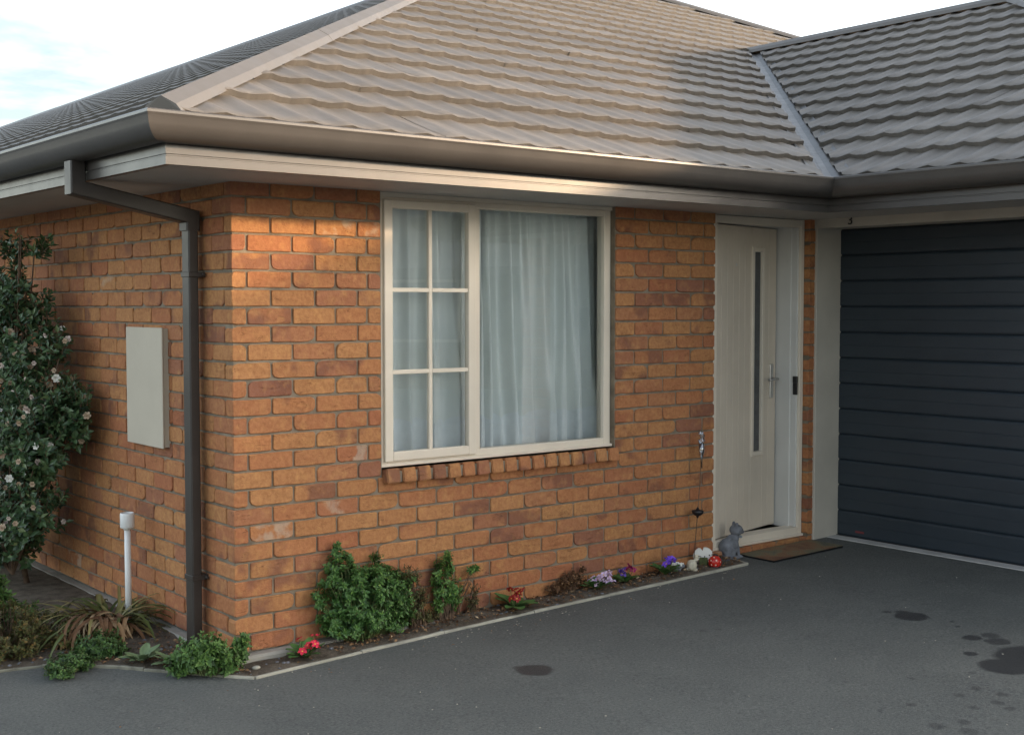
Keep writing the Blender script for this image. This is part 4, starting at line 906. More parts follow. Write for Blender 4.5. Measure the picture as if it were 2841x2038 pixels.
def rosette(name, loc, n, L, W, mat, seed, label, cat, flowers=None, tilt=(0.4, 0.95)):
    """leaf rosette with separate leaves and, if given, separate flowers"""
    r = random.Random(seed); root = empty(name, loc); tag(root, label, cat)
    variants = []
    for q in range(3):
        V = []; nu, nv = 6, 4; fold = r.uniform(0.1, 0.25)
        for i in range(nu+1):
            t = i/nu; w = W*(0.16+0.84*math.sin(math.pi*min(1, t*0.98+0.02))**0.65*(0.55+0.45*t) if t < 1 else 0.25)
            for j in range(nv+1):
                s = j/nv*2-1; V.append((t*L, s*w*0.5, fold*abs(s)*w*0.5-0.35*L*t*t*0.8+0.0022*math.sin(i*2.4+j*3)))
        F = [(i*(nv+1)+j, (i+1)*(nv+1)+j, (i+1)*(nv+1)+j+1, i*(nv+1)+j+1) for i in range(nu) for j in range(nv)]
        me = bpy.data.meshes.new('leaf'); me.from_pydata(V, [], F); me.materials.append(mat); me.polygons.foreach_set('use_smooth', [True]*len(F))
        at = me.attributes.new('rnd', 'FLOAT', 'POINT'); at.data.foreach_set('value', [min(1, max(0, r.uniform(0.2, 0.8)+0.1*math.sin(i))) for i in range(len(V))]); me.update(); variants.append(me)
    for i in range(n):
        a = 2*math.pi*i/n+r.uniform(-.25, .25); o = link('leaf', variants[i % 3], root, (0.006*math.cos(a), 0.006*math.sin(a), 0.008), (0, -r.uniform(*tilt), a)); sc = r.uniform(0.75, 1.15); o.scale = (sc, sc, sc)
    for (px, py, pz, rad, mat2, nod) in (flowers or []):
        fm = flower_mesh(rad, mat2, r.randrange(4))
        o = link('flower', fm, root, (px, py, pz), (r.uniform(-.25, .25)+nod, r.uniform(-.25, .25), r.uniform(0, 6)))
    if flowers:
        mb = MB()
        for (px, py, pz, rad, mat2, nod) in flowers: mb.tube([(px*0.2, py*0.2, 0.0), (px*0.7, py*0.7, pz*0.6), (px, py, pz)], 0.0018, 5)
        mb.build('flower_stems', M['stemg'], root)
    return root
_fm = {}
def flower_mesh(rad, mat, var):
    k = (round(rad, 4), mat.name, var)
    if k in _fm: return _fm[k]
    r = random.Random(var*7+3); N = 40; V = [(0, 0, 0)]; rings = (0.17, 0.6, 1.0)
    for q in rings:
        for i in range(N):
            a = 2*math.pi*i/N; pet = abs(math.cos(2.5*a)); rr = rad*q*(1-(0.0 if q < 0.9 else 1)*0.42*(1-pet**0.45))*(1+0.05*math.sin(5*a+2.5))
            V.append((rr*math.cos(a), rr*math.sin(a), rad*(0.10*q+0.28*q*q*math.sin(2.5*a+0.4)**2-0.12*q*q*q)+r.uniform(-1, 1)*rad*0.03))
    F = [(0, 1+i, 1+(i+1) % N) for i in range(N)]
    for q in range(2):
        for i in range(N): F.append((1+q*N+i, 1+(q+1)*N+i, 1+(q+1)*N+(i+1) % N, 1+q*N+(i+1) % N))
    mi = [1]*N+[0]*(2*N); me = bpy.data.meshes.new('flower'); me.from_pydata(V, [], F); me.materials.append(mat); me.materials.append(M['yellow']); me.polygons.foreach_set('material_index', mi); me.polygons.foreach_set('use_smooth', [True]*len(F)); me.update()
    _fm[k] = me; return me
def fl(n, spread, z0, z1, rad, mats, seed, cx=0, cy=0):
    r = random.Random(seed); return [(cx+r.uniform(-1, 1)*spread, cy+r.uniform(-1, 1)*spread*0.8, r.uniform(z0, z1), rad*r.uniform(0.85, 1.15), r.choice(mats), r.uniform(0.2, 0.9)) for _ in range(n)]
def at(x, y): return (x, y, gz(x)+0.012)
rosette('primula', at(0.285, -0.155), 10, 0.10, 0.062, M['lf_prim'], 51, 'crimson primula near the brick corner', 'flower', fl(10, 0.042, 0.045, 0.115, 0.021, [M['p_red']], 1, 0.0, -0.02))
rosette('primula', at(1.60, -0.12), 11, 0.125, 0.080, M['lf_prim'], 52, 'dark red primula with large bright green leaves', 'flower', fl(8, 0.042, 0.06, 0.105, 0.025, [M['p_dred']], 2))
rosette('primula', at(2.20, -0.105), 9, 0.105, 0.08, M['lf_prim'], 53, 'pale lilac primula with clustered flowers', 'flower', fl(13, 0.055, 0.05, 0.10, 0.028, [M['p_lilac']], 3, 0.02, -0.03))
rosette('primula', at(2.45, -0.095), 9, 0.095, 0.07, M['lf_prim'], 54, 'primula with mixed indigo and magenta flowers', 'flower', fl(5, 0.022, 0.06, 0.085, 0.024, [M['p_indigo']], 4, -0.03)+fl(4, 0.022, 0.07, 0.09, 0.024, [M['p_mag']], 5, 0.045, 0.01))
rosette('primula', at(2.76, -0.105), 10, 0.105, 0.07, M['lf_prim'], 55, 'violet primula beside the garden ornaments', 'flower', fl(8, 0.045, 0.055, 0.105, 0.027, [M['p_violet']], 6, 0.02, -0.03))
rosette('pale_weed', at(-0.33, 0.31), 12, 0.10, 0.056, M['lf_pale'], 56, 'pale green rosette weed by the side edging', 'plant')
rosette('pale_weed', at(-0.24, 0.17), 11, 0.09, 0.052, M['lf_pale'], 57, 'grey green rosette weed next to the white bloom', 'plant')
rosette('white_bloom', at(-0.245, -0.01), 5, 0.04, 0.02, M['lf_mid'], 58, 'small white blooms lying by the edging at the leafy plant', 'flower', [(0.0, -0.02, 0.03, 0.014, M['p_white'], 0.9), (0.025, -0.03, 0.045, 0.014, M['p_white'], 0.6), (0.02, -0.035, 0.018, 0.011, M['p_white'], 0.9)])

# strap leaved clump with single leaves
def ribbon(L, W, a0, drop, seed):
    r = random.Random(seed); n = 9; V = []; ang = a0; x = z = 0.0
    for i in range(n+1):
        t = i/n; w = W*(0.75+0.5*t)*(1-t**3)*0.5+0.0006; V += [(x, -w, z), (x, 0, z-w*0.35), (x, w, z)]
        ang -= drop/n*(0.4+1.3*t); x += L/n*math.cos(ang); z += L/n*math.sin(ang)
    F = [f for i in range(n) for f in ((3*i, 3*i+3, 3*i+4, 3*i+1), (3*i+1, 3*i+4, 3*i+5, 3*i+2))]
    return V, F
def ribbon_mesh(L, W, a0, drop, seed, mat):
    V, F = ribbon(L, W, a0, drop, seed); me = bpy.data.meshes.new('leaf'); me.from_pydata(V, [], F); me.materials.append(mat); me.polygons.foreach_set('use_smooth', [True]*len(F))
    q = random.Random(seed).random(); at_ = me.attributes.new('rnd', 'FLOAT', 'POINT'); at_.data.foreach_set('value', [min(1, max(0, q+0.4*(i/len(V)-0.4))) for i in range(len(V))]); me.update(); return me
clump = empty('strap_leaf_clump', (-0.24, 0.93, gz(-0.24))); tag(clump, 'clump of arching strap leaves with dead tan leaves in front of the vent pipe', 'plant')
rr = random.Random(12)
green = [ribbon_mesh(rr.uniform(0.38, 0.58), rr.uniform(0.016, 0.023), rr.uniform(0.75, 1.25), rr.uniform(1.5, 2.5), 100+i, M['lf_strap']) for i in range(12)]
dead = [ribbon_mesh(rr.uniform(0.26, 0.42), rr.uniform(0.016, 0.028), rr.uniform(0.5, 1.1), rr.uniform(2.2, 3.2), 200+i, M['lf_dead']) for i in range(8)]
for i in range(120):
    o = link('leaf', green[i % 12], clump, (rr.gauss(0, .045), rr.gauss(0, .06), 0.0), (0, 0, rr.uniform(0, 6.28))); s_ = rr.uniform(0.8, 1.1); o.scale = (s_, s_, s_*rr.uniform(0.75, 1.05))
for i in range(110):
    a = rr.gauss(-1.75, 0.25) if i % 2 else rr.gauss(-2.7, 0.25)
    o = link('dead_leaf', dead[i % 8], clump, (rr.gauss(-0.05, .04), rr.gauss(-0.09, .04), rr.uniform(0.03, 0.12)), (rr.gauss(0, .35), 0, a)); s_ = rr.uniform(0.7, 1.0); o.scale = (s_, s_, s_)
for i in range(16):
    o = link('dead_leaf', dead[i % 8], clump, (rr.gauss(-0.1, .03), rr.gauss(0.08, .03), 0.09), (rr.gauss(0, .4), 0, rr.uniform(2.2, 3.6))); o.scale = (0.5, 0.5, 0.5)

# camellia against the side wall
camr = np.random.default_rng(77)
cb = Vector((-0.22, 2.25, gz(-0.2))); cam_b = empty('camellia_bush', cb); tag(cam_b, 'tall camellia bush with white flowers growing against the side wall', 'bush')
lv = Leaves(77); segs = []
lobes = [((-0.08, -0.05, 1.52), (0.18, 0.42, 0.26), 75), ((-0.10, 0.15, 1.75), (0.18, 0.46, 0.2), 30), ((-0.30, 0.35, 1.55), (0.20, 0.45, 0.40), 70), ((0.06, -0.55, 1.12), (0.10, 0.24, 0.26), 55), ((0.02, -0.42, 1.48), (0.10, 0.18, 0.16), 14), ((-0.05, -0.10, 2.06), (0.12, 0.42, 0.10), 22), ((-0.10, -0.32, 1.02), (0.22, 0.34, 0.26), 90), ((-0.10, 0.1, 1.80), (0.16, 0.42, 0.16), 46), ((-0.02, -0.2, 1.72), (0.12, 0.16, 0.14), 14), ((-0.10, -0.10, 0.55), (0.26, 0.50, 0.26), 150), ((-0.10, -0.18, 0.95), (0.26, 0.52, 0.30), 190), ((-0.10, 0.0, 1.30), (0.22, 0.42, 0.24), 110), ((-0.12, 0.20, 1.62), (0.16, 0.30, 0.22), 60), ((-0.02, -0.45, 1.15), (0.12, 0.22, 0.20), 34), ((-0.12, 0.12, 0.30), (0.26, 0.42, 0.16), 60), ((-0.15, 0.75, 1.05), (0.25, 0.5, 0.6), 150), ((-0.15, 0.85, 0.5), (0.25, 0.5, 0.35), 70), ((-0.05, 0.05, 1.86), (0.10, 0.34, 0.12), 14), ((0.02, -0.30, 1.55), (0.05, 0.05, 0.25), 5)]
tips = []
for c, rad, n in lobes:
    for i in range(n):
        while True:
            q = camr.uniform(-1, 1, 3); r_ = np.linalg.norm(q)
            if 0.35 < r_ < 1: break
        tip = np.array(c)+q*np.array(rad); tip[0] = min(tip[0], 0.20); tip[2] = max(0.06, tip[2])
        dirv = q/r_*0.5+np.array((-0.15, -0.1, 0.45)); dirv /= np.linalg.norm(dirv); ln = camr.uniform(0.08, 0.15); b0 = tip-dirv*ln
        lv.sprig(b0, tip, 0.058, 0.030, 0.022, 2, 0.0, 1.0, None, 0.3); segs.append((b0, tip, 0.003)); tips.append((tip, dirv))
lv.build('crown', M['lf_cam'], cam_b)
for c, rad, n in lobes:
    for k_ in range(3):
        q = camr.uniform(-0.5, 0.5, 3)*np.array(rad); segs.append((np.array((-0.08, 0.05, 0.1)), np.array(c)+q, 0.009))
    segs.append((np.array((0, 0, -0.05)), np.array((-0.08, 0.05, 0.5)), 0.02))
stems_mesh(segs, 'trunk', M['twig'], cam_b)
def camellia_mesh(rad, mat, seed):
    r = random.Random(seed); mb = MB()
    for ring, (n, rr_, tilt) in enumerate(((6, 1.0, 0.25), (5, 0.75, 0.7), (4, 0.45, 1.1))):
        for i in range(n):
            a = 2*math.pi*i/n+ring*0.5+r.uniform(-.15, .15); L = rad*rr_; w = L*0.85
            ca, sa, ct, st = math.cos(a), math.sin(a), math.cos(tilt), math.sin(tilt)
            def P(l, s, b): return (ca*(l*ct-b*st)-sa*s, sa*(l*ct-b*st)+ca*s, l*st+b*ct)
            mb.add([P(0, 0, 0), P(L*0.55, -w*0.5, L*0.1), P(L*0.55, 0, -L*0.04), P(L*0.55, w*0.5, L*0.1), P(L, -w*0.25, L*0.02), P(L*0.96, w*0.25, L*0.02)], [(0, 1, 2), (0, 2, 3), (1, 4, 2), (2, 4, 5), (2, 5, 3)], 0, True)
    return mb.mesh('flower', mat)
fms = {c: [camellia_mesh(0.029, M[c], i) for i in range(3)] for c in ('p_white', 'p_tan', 'p_blush')}
order = sorted(range(len(tips)), key=lambda i: camr.random()); cnt = 0
for i in order:
    tip, dv = tips[i]
    if tip[2] < 0.35 or tip[2] > 1.55: continue
    kind = ('p_white', 'p_tan', 'p_tan', 'p_blush', 'p_tan', 'p_tan', 'p_blush')[cnt % 7]
    d = Vector((-0.55+camr.normal(0, .3), -0.75+camr.normal(0, .3), 0.25+camr.normal(0, .3)))
    o = link('flower', fms[kind][cnt % 3], cam_b, Vector(tip)+d.normalized()*0.025, d.to_track_quat('Z', 'Y').to_euler()); s_ = camr.uniform(0.40, 0.90); o.scale = (s_, s_, s_); cnt += 1
    if cnt >= 230: break

# fallen leaves and pebbles
lit = Leaves(5)
def in_bed(t, s):
    i = min(len(E_)-2, int(s*(len(E_)-1))); f = s*(len(E_)-1)-i
    e = (E_[i][0]*(1-f)+E_[i+1][0]*f, E_[i][1]*(1-f)+E_[i+1][1]*f); w = (W_[i][0]*(1-f)+W_[i+1][0]*f, W_[i][1]*(1-f)+W_[i+1][1]*f)
    return e[0]*(1-t)+w[0]*t, e[1]*(1-t)+w[1]*t
for i in range(2600):
    s = lit.r.uniform(0.02, 0.82); t = lit.r.uniform(0.06, 0.92); x, y = in_bed(t, s)
    dens = 1.0 if 0.4 < x < 3.0 else 0.45
    if -0.05 < x < 0.42 and y < 0.1: dens = 0.06
    if lit.r.random() > dens: continue
    a = lit.r.uniform(0, 6.28); sz = lit.r.uniform(0.010, 0.032); lit.leaf((x, y, soil_z(x, y, t)+lit.r.uniform(0.002, 0.012)), (math.cos(a), math.sin(a), lit.r.uniform(-.2, .5)), (lit.r.normal(0, .5), lit.r.normal(0, .5), 1), sz, sz*0.55, float(np.clip(lit.r.normal(0.25, 0.25), 0, 1)), 0.3)
o = lit.build('leaf_litter', M['lf_dead'], None, 'stuff'); tag(o, 'dry brown leaves scattered over the garden soil', 'leaf litter')
mb = MB(); pr = random.Random(4)
for i in range(230):
    s = pr.uniform(0.0, 0.8); t = pr.uniform(0.05, 0.95); x, y = in_bed(t, s); sz = pr.choice((0.003, 0.004, 0.006, 0.010)); bm = bmesh.new(); bmesh.ops.create_icosphere(bm, subdivisions=1, radius=sz)
    for v in bm.verts: v.co = Vector((v.co.x*pr.uniform(0.9, 1.5)+x, v.co.y+y, v.co.z*0.6+soil_z(x, y, t)+sz*0.1))
    mb.bm(bm)
o = mb.build('pebbles', M['stone']); tag(o, 'small pale pebbles on the garden soil', 'pebbles', kind='stuff')
gm = MB(); pr = random.Random(19)
for i in range(260):
    if pr.random() < 0.45: x = pr.uniform(-0.1, 3.4); y = -0.24-abs(pr.gauss(0.0, 0.10))
    else: x = pr.uniform(-1.6, 4.2); y = pr.uniform(-3.2, -0.3)
    if y > -0.24 and x < 3.4: continue
    sz = pr.choice((0.0015, 0.002, 0.003, 0.004)); bm = bmesh.new(); bmesh.ops.create_icosphere(bm, subdivisions=1, radius=sz)
    for v in bm.verts: v.co = Vector((v.co.x*pr.uniform(0.8, 1.7)+x, v.co.y+y, v.co.z*0.6+gz(x)+sz*0.35))
    gm.bm(bm)
o = gm.build('grit', M['edge']); tag(o, 'pale grit scattered on the driveway', 'grit', kind='stuff')
dl = Leaves(91)
for i in range(26):
    x = float(dl.r.uniform(-0.9, 3.3)); y = -0.27-abs(float(dl.r.normal(0, 0.12))); a = dl.r.uniform(0, 6.28); sz = dl.r.uniform(0.010, 0.024)
    if x < 0: y += -x*0.9*0+0.0
    dl.leaf((x, y, gz(x)+0.004), (math.cos(a), math.sin(a), 0.05), (dl.r.normal(0, .2), dl.r.normal(0, .2), 1), sz, sz*0.5, float(np.clip(dl.r.normal(0.4, 0.25), 0, 1)), 0.2)
o = dl.build('fallen_leaves', M['lf_dead'], None, 'stuff'); tag(o, 'few dry leaves blown onto the driveway beside the bed', 'leaves')
pr = random.Random(9)
mb = MB(); bm = bmesh.new(); bmesh.ops.create_icosphere(bm, subdivisions=2, radius=0.017)
for v in bm.verts: v.co = Vector((v.co.x*1.25, v.co.y, v.co.z*0.55))*(1+0.08*mnoise.noise(v.co*80))
mb.bm(bm, smooth=True); o = mb.build('pebble', M['edge'], None, (0.03, -0.15, soil_z(0.03, -0.15)+0.004)); tag(o, 'round pale pebble on bare soil near the crimson primula', 'pebble')

# ------------------------------------------------------------------ ornaments
def blob(name, parts, voxel, mat, parent=None, loc=(0, 0, 0), rot=(0, 0, 0), smooth=6):
    """ellipsoids fused into one continuous surface"""
    bm = bmesh.new()
    for (c, r_, *e) in parts:
        Rm = Matrix.Translation(c)
        if e:
            from mathutils import Euler
            Rm = Rm @ Euler(e[0]).to_matrix().to_4x4()
        Rm = Rm @ Matrix.Diagonal((*r_, 1)); bmesh.ops.create_icosphere(bm, subdivisions=3, radius=1.0, matrix=Rm)
    me = bpy.data.meshes.new(name+'_raw'); bm.to_mesh(me); bm.free(); o = bpy.data.objects.new(name, me); COL.objects.link(o)
    md = o.modifiers.new('r', 'REMESH'); md.mode = 'VOXEL'; md.voxel_size = voxel; sm = o.modifiers.new('s', 'SMOOTH'); sm.iterations = smooth; sm.factor = 0.5
    dg = bpy.context.evaluated_depsgraph_get(); me2 = bpy.data.meshes.new_from_object(o.evaluated_get(dg)); me2.name = name
    bpy.data.objects.remove(o); bpy.data.meshes.remove(me)
    me2.materials.clear(); me2.materials.append(mat); me2.polygons.foreach_set('use_smooth', [True]*len(me2.polygons)); me2.update()
    return link(name, me2, parent, loc, rot)
# sitting cat, facing +x in its own frame
cat = empty('cat_statue', (3.455, -0.012, gz(3.455))); cat.rotation_euler = (0, 0, R(-28)); cat.scale = (1.15, 1.2, 1.06); tag(cat, 'grey stone sitting cat statue beside the doorway', 'statue')
blob('body', [((-0.022, 0, 0.062), (0.050, 0.042, 0.060)), ((0.006, 0, 0.092), (0.036, 0.034, 0.050), (0, -0.35, 0)), ((0.018, 0, 0.118), (0.028, 0.028, 0.030)), ((-0.018, -0.030, 0.040), (0.038, 0.020, 0.036)), ((-0.018, 0.030, 0.040), (0.038, 0.020, 0.036)),
              ((0.034, -0.016, 0.050), (0.012, 0.012, 0.050), (0, -0.12, 0)), ((0.034, 0.016, 0.050), (0.012, 0.012, 0.050), (0, -0.12, 0)), ((0.048, -0.016, 0.009), (0.018, 0.012, 0.010)), ((0.048, 0.016, 0.009), (0.018, 0.012, 0.010)),
              ((0.018, -0.034, 0.010), (0.024, 0.012, 0.010)), ((0.030, 0, 0.168), (0.038, 0.036, 0.035)), ((0.058, 0, 0.156), (0.018, 0.019, 0.014)), ((0.024, -0.021, 0.200), (0.010, 0.012, 0.019), (0.25, 0.1, 0)), ((0.024, 0.021, 0.200), (0.010, 0.012, 0.019), (-0.25, 0.1, 0)),
              ((-0.052, -0.020, 0.011), (0.024, 0.014, 0.011)), ((-0.030, -0.044, 0.011), (0.032, 0.012, 0.011)), ((0.012, -0.050, 0.011), (0.034, 0.012, 0.011), (0, 0, 0.15)), ((0, 0, 0.006), (0.07, 0.05, 0.008))], 0.0042, M['stone'], cat, smooth=3)
mb = MB()
for sy in (-1, 1):
    bm = bmesh.new(); bmesh.ops.create_icosphere(bm, subdivisions=2, radius=0.0052, matrix=Matrix.Translation((0.060, sy*0.016, 0.172))); mb.bm(bm, smooth=True)
mb.build('eyes', M['black'], cat)
bm = bmesh.new(); bmesh.ops.create_icosphere(bm, subdivisions=2, radius=1, matrix=Matrix.Translation((0.052, -0.006, 0.128)) @ Matrix.Diagonal((0.010, 0.020, 0.009, 1))); mb = MB(); mb.bm(bm, smooth=True); mb.build('bib', M['stone_lt'], cat)
# red ladybird
lb = empty('ladybird_ornament', (3.135, -0.165, gz(3.135)+0.008)); lb.rotation_euler = (0, 0, R(-40)); tag(lb, 'glossy red ladybird ornament with pale spots at the end of the bed', 'ornament')
blob('shell', [((0, 0, 0.038), (0.042, 0.040, 0.040))], 0.004, M['red'], lb)
bm = bmesh.new(); bmesh.ops.create_icosphere(bm, subdivisions=2, radius=1, matrix=Matrix.Translation((0.004, 0.012, 0.072)) @ Matrix.Diagonal((0.020, 0.018, 0.014, 1))); mb = MB(); mb.bm(bm, smooth=True); mb.build('head', M['black'], lb)
mb = MB(); mb.lathe([(0, 0.0), (0.036, 0.0), (0.034, 0.012), (0, 0.012)], 16); mb.build('base', M['black'], lb)
for (a, e) in ((-2.35, 0.35), (-1.45, 0.40), (-2.25, -0.35), (-1.55, -0.35), (-1.9, 0.95), (-0.7, 0.1), (-3.0, 0.1)):
    d = Vector((math.cos(a)*math.cos(e), math.sin(a)*math.cos(e), math.sin(e))); c_ = Vector((0, 0, 0.038))+Vector((d.x*0.0405, d.y*0.0385, d.z*0.0385)); bm = bmesh.new(); bmesh.ops.create_icosphere(bm, subdivisions=2, radius=1, matrix=Matrix.Translation(c_) @ d.to_track_quat('Z', 'Y').to_matrix().to_4x4() @ Matrix.Diagonal((0.0055, 0.0055, 0.0016, 1))); mb = MB(); mb.bm(bm, smooth=True); mb.build('spot', M['spot'], lb)
# white fan-shaped ornament on a short post
fn = empty('fan_ornament', (3.12, -0.085, gz(3.12)+0.008)); fn.rotation_euler = (0, 0, R(-47)); fn.scale = (1.2, 1.2, 1.2); tag(fn, 'white notched fan shaped ornament on a short post behind the red ladybird', 'ornament')
out = []
for i in range(25):
    a = math.pi*(-0.12+1.24*i/24); rr_ = 0.052*(1-(0.42*math.exp(-((a-1.75)/0.13)**2)))*(1-(0.22*math.exp(-((a-0.25)/0.16)**2))); out.append((rr_*math.cos(a), rr_*math.sin(a)*0.92+0.052))
bm = bmesh.new(); f_ = bm.faces.new([bm.verts.new((x, -0.008, z)) for x, z in out]); ex = bmesh.ops.extrude_face_region(bm, geom=[f_]); bmesh.ops.translate(bm, verts=[v for v in ex['geom'] if isinstance(v, bmesh.types.BMVert)], vec=(0, 0.016, 0)); bmesh.ops.recalc_face_normals(bm, faces=bm.faces); mb = MB(); mb.bm(bm); mb.build('wing', M['white'], fn)
mb = MB(); mb.bbox(-0.022, 0.022, -0.012, 0.012, -0.01, 0.048, 0.004); mb.build('post', M['lf_pale'] if False else M['stemg'], fn)
mb = MB()
for (x, z) in ((0.006, 0.052), (0.030, 0.060)): mb.tube([(x, -0.0095, z), (x, -0.007, z)], 0.0035, 8)
mb.build('dots', M['black'], fn)
# cream bird
bd = empty('bird_ornament', (2.955, -0.155, gz(2.955)+0.01)); bd.rotation_euler = (0, 0, R(-30)); tag(bd, 'cream bird ornament standing between the lamb ornament and the ladybird', 'ornament')
blob('body', [((-0.008, 0, 0.040), (0.030, 0.026, 0.036), (0, 0.3, 0)), ((0.018, 0, 0.074), (0.013, 0.012, 0.020)), ((0.022, 0, 0.094), (0.016, 0.014, 0.013)), ((-0.03, 0, 0.018), (0.022, 0.015, 0.010)), ((0.008, 0, 0.012), (0.020, 0.018, 0.012))], 0.0035, M['cream'], bd, smooth=3)
for sy in (-1, 1):
    bm = bmesh.new(); bmesh.ops.create_icosphere(bm, subdivisions=2, radius=1, matrix=Matrix.Translation((-0.010, sy*0.024, 0.042)) @ Matrix.Rotation(0.35, 4, 'Y') @ Matrix.Diagonal((0.026, 0.007, 0.030, 1))); mb = MB(); mb.bm(bm, smooth=True); mb.build('wing', M['cream'], bd)
mb = MB(); mb.tube([(0.034, 0, 0.095), (0.052, 0, 0.091)], [0.005, 0.001], 8); mb.build('beak', M['stone'], bd)
mb = MB()
for sy in (-1, 1): mb.tube([(0.028, sy*0.0118, 0.098), (0.028, sy*0.0140, 0.098)], 0.0028, 8)
mb.build('eyes', M['black'], bd)
mb = MB(); mb.tube([(0.018, 0, 0.064), (0.018, 0, 0.068)], 0.0150, 12); mb.tube([(0.016, 0, 0.056), (0.016, 0, 0.060)], 0.0175, 12); mb.build('collar', M['black'], bd)
# grey and white lamb
lm = empty('lamb_ornament', (2.865, -0.10, gz(2.865)+0.012)); lm.rotation_euler = (0, 0, R(-35)); tag(lm, 'grey lamb ornament with curly white fleece beside the violet primula', 'ornament')
blob('body', [((0, 0, 0.032), (0.036, 0.022, 0.024)), ((0.040, 0, 0.040), (0.014, 0.012, 0.014)), ((0.02, 0.012, 0.01), (0.006, 0.006, 0.014)), ((0.02, -0.012, 0.01), (0.006, 0.006, 0.014)), ((-0.02, 0.012, 0.01), (0.006, 0.006, 0.014)), ((-0.02, -0.012, 0.01), (0.006, 0.006, 0.014))], 0.0035, M['stone'], lm, smooth=2)
fr_ = random.Random(2); bm = bmesh.new()
for i in range(34):
    a = fr_.uniform(0, 6.28); e = fr_.uniform(0.25, 1.4); c_ = (0.034*math.cos(a)*math.cos(e), 0.021*math.sin(a)*math.cos(e), 0.034+0.024*math.sin(e)); bmesh.ops.create_icosphere(bm, subdivisions=1, radius=fr_.uniform(0.006, 0.009), matrix=Matrix.Translation(c_))
for i in range(6): bmesh.ops.create_icosphere(bm, subdivisions=1, radius=0.006, matrix=Matrix.Translation((0.036+fr_.uniform(-.006, .006), fr_.uniform(-.008, .008), 0.054)))
mb = MB(); mb.bm(bm, smooth=True); mb.build('fleece', M['white'], lm)
# stake with crystal tube and black dish
st = empty('garden_stake', (3.033, -0.075, gz(3.03))); tag(st, 'thin garden stake with crystal top and black dish beside the doorway', 'stake')
mb = MB(); mb.tube([(0, 0, -0.05), (0.043, 0, 0.35), (0.073, 0, 0.66)], 0.0026, 6); mb.build('rod', M['twig'], st)
mb = MB(); mb.lathe([(0.0, -0.040), (0.006, -0.036), (0.010, -0.026), (0.020, -0.022), (0.034, -0.010), (0.037, 0.004), (0.034, 0.010), (0.012, 0.013), (0.004, 0.030), (0.0, 0.030)], 18, (0.043, 0, 0.352)); mb.build('dish', M['black'], st)
mb = MB(); mb.lathe([(0.0, 0.0), (0.006, 0.0), (0.008, 0.07), (0.014, 0.09), (0.018, 0.10), (0.018, 0.155), (0.0, 0.155)], 14, (0.073, 0, 0.62)); mb.build('tube', M['crystal'], st)
mb = MB(); mb.tube([(0.073, 0, 0.735), (0.073, 0, 0.768)], 0.0165, 12); mb.build('collar', M['stone'], st)
for i, (ox, z_, s_) in enumerate(((0.0, 0.790, 0.017), (0.004, 0.818, 0.015), (-0.006, 0.838, 0.012))):
    mb = MB(); mb.bbox(-s_, s_, -s_, s_, -s_*0.8, s_*0.8, s_*0.3, 0, Matrix.Translation((0.073+ox, 0, z_)) @ Matrix.Rotation(0.5*i+0.3, 4, 'Z') @ Matrix.Rotation(0.35*(i-1), 4, 'X')); mb.build('crystal', M['crystal'], st)
# door mat
def mat_material():
    m, nt, bs = newmat('door_mat_fibre')
    co = nd(nt, 'ShaderNodeTexCoord').outputs['Object']
    c = ramp(nt, noise(nt, co, 5, 5, 0.6, 0.6), [(0.30, (0.15, 0.060, 0.036)), (0.46, (0.26, 0.135, 0.065)), (0.56, (0.21, 0.175, 0.095)), (0.68, (0.13, 0.13, 0.095))])
    c = mixc(nt, nd(nt, 'ShaderNodeMapRange', {'Value': noise(nt, co, 160, 3), 'From Min': 0.4, 'From Max': 0.7, 'To Min': 0, 'To Max': 0.5}).outputs[0], c, (0.06, 0.04, 0.028))
    nt.links.new(c, bs.inputs['Base Color']); bs.inputs['Roughness'].default_value = 1.0; bump(nt, bs, noise(nt, co, 220, 3, 0.7), 1.0, 0.006); return m
M['mat'] = mat_material()
dm = empty('door_mat', (3.88, -0.16, gz(3.88))); dm.rotation_euler = (0, -math.atan(0.024), R(-1)); tag(dm, 'worn rust brown and olive door mat in front of the entry door', 'door mat')
mb = MB(); n = 24; V = []
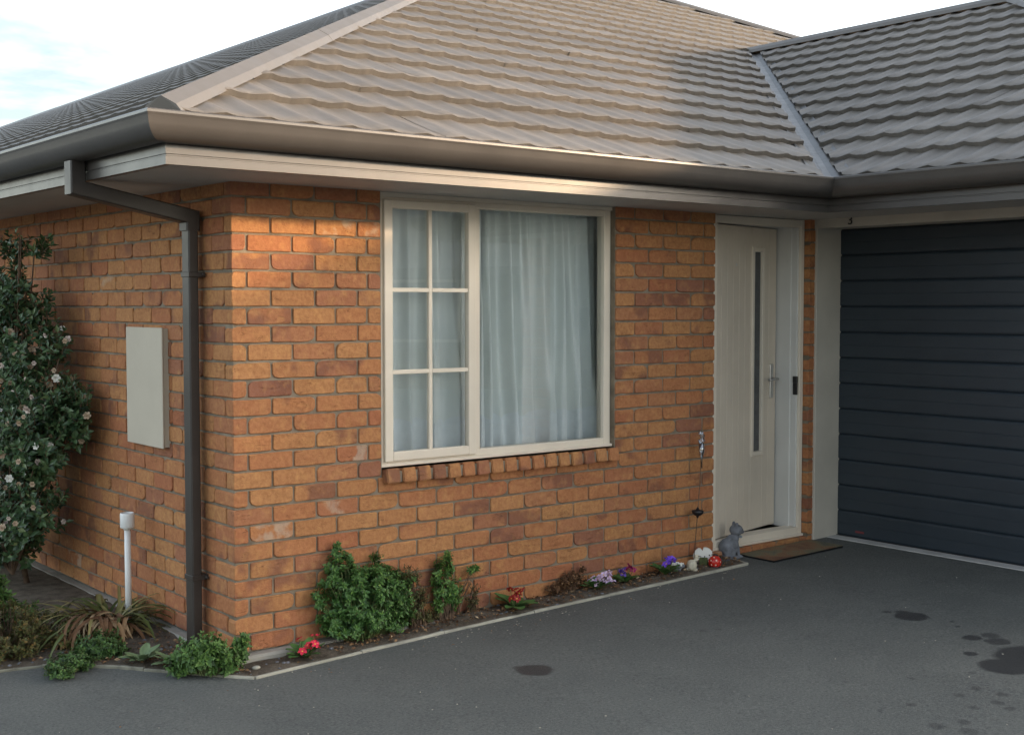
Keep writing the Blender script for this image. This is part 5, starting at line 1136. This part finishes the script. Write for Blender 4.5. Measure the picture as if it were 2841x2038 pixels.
for j in range(13):
    for i in range(n+1):
        x = -0.345+0.69*i/n; y = -0.145+0.29*j/12; V.append((x+0.004*mnoise.noise((x*20, y*20, 0)), y+0.004*mnoise.noise((x*20, y*20, 5)), 0.013+0.003*mnoise.noise((x*9, y*9, 2))))
mb.add(V, [(j*(n+1)+i, j*(n+1)+i+1, (j+1)*(n+1)+i+1, (j+1)*(n+1)+i) for j in range(12) for i in range(n)], 0, True); mb.build('pile', M['mat'], dm)
mb = MB(); mb.bbox(-0.343, 0.343, -0.143, 0.143, 0.001, 0.011, 0.003); mb.build('backing', M['black'], dm)
print('bricks', nb, 'objects', len(bpy.data.objects), 'tris', sum(len(p.vertices)-2 for me in bpy.data.meshes for p in me.polygons))

# ------------------------------------------------------------------ unseen house, added out of view to shade the lower wall
nb_h = empty('added_shade_house', (18.6, -13.9, gz(9))); nb_h.rotation_euler = (0, 0, R(-37)); tag(nb_h, 'pale house out of view, added to shade the lower wall', 'house')
mb = MB(); mb.box(-5.4, 5.4, -11.4, 11.4, -0.3, 2.3); mb.build('wall', M['mortar'], nb_h)
mb = MB(); e_, l_, rz_ = 6.0, 12.0, 5.50
mb.add([(-e_, -l_, 2.3), (e_, -l_, 2.3), (e_, l_, 2.3), (-e_, l_, 2.3), (0, -l_+4.5, rz_), (0, l_-4.5, rz_), (-e_, -l_, 2.15), (e_, -l_, 2.15), (e_, l_, 2.15), (-e_, l_, 2.15)],
       [(0, 1, 4), (1, 2, 5, 4), (2, 3, 5), (3, 0, 4, 5), (6, 7, 1, 0), (7, 8, 2, 1), (8, 9, 3, 2), (9, 6, 0, 3), (9, 8, 7, 6)]); mb.build('roof', M['roof'], nb_h)
for yy in (-6, -1.5, 3.5):
    mb = MB(); mb.bbox(-5.46, -5.38, yy, yy+1.8, 0.9, 2.1, 0.01); w_ = mb.build('window', M['frame'], nb_h)
    mb = MB(); mb.box(-5.475, -5.462, yy+0.06, yy+1.74, 0.96, 2.04); mb.build('pane', M['obscure'], w_)
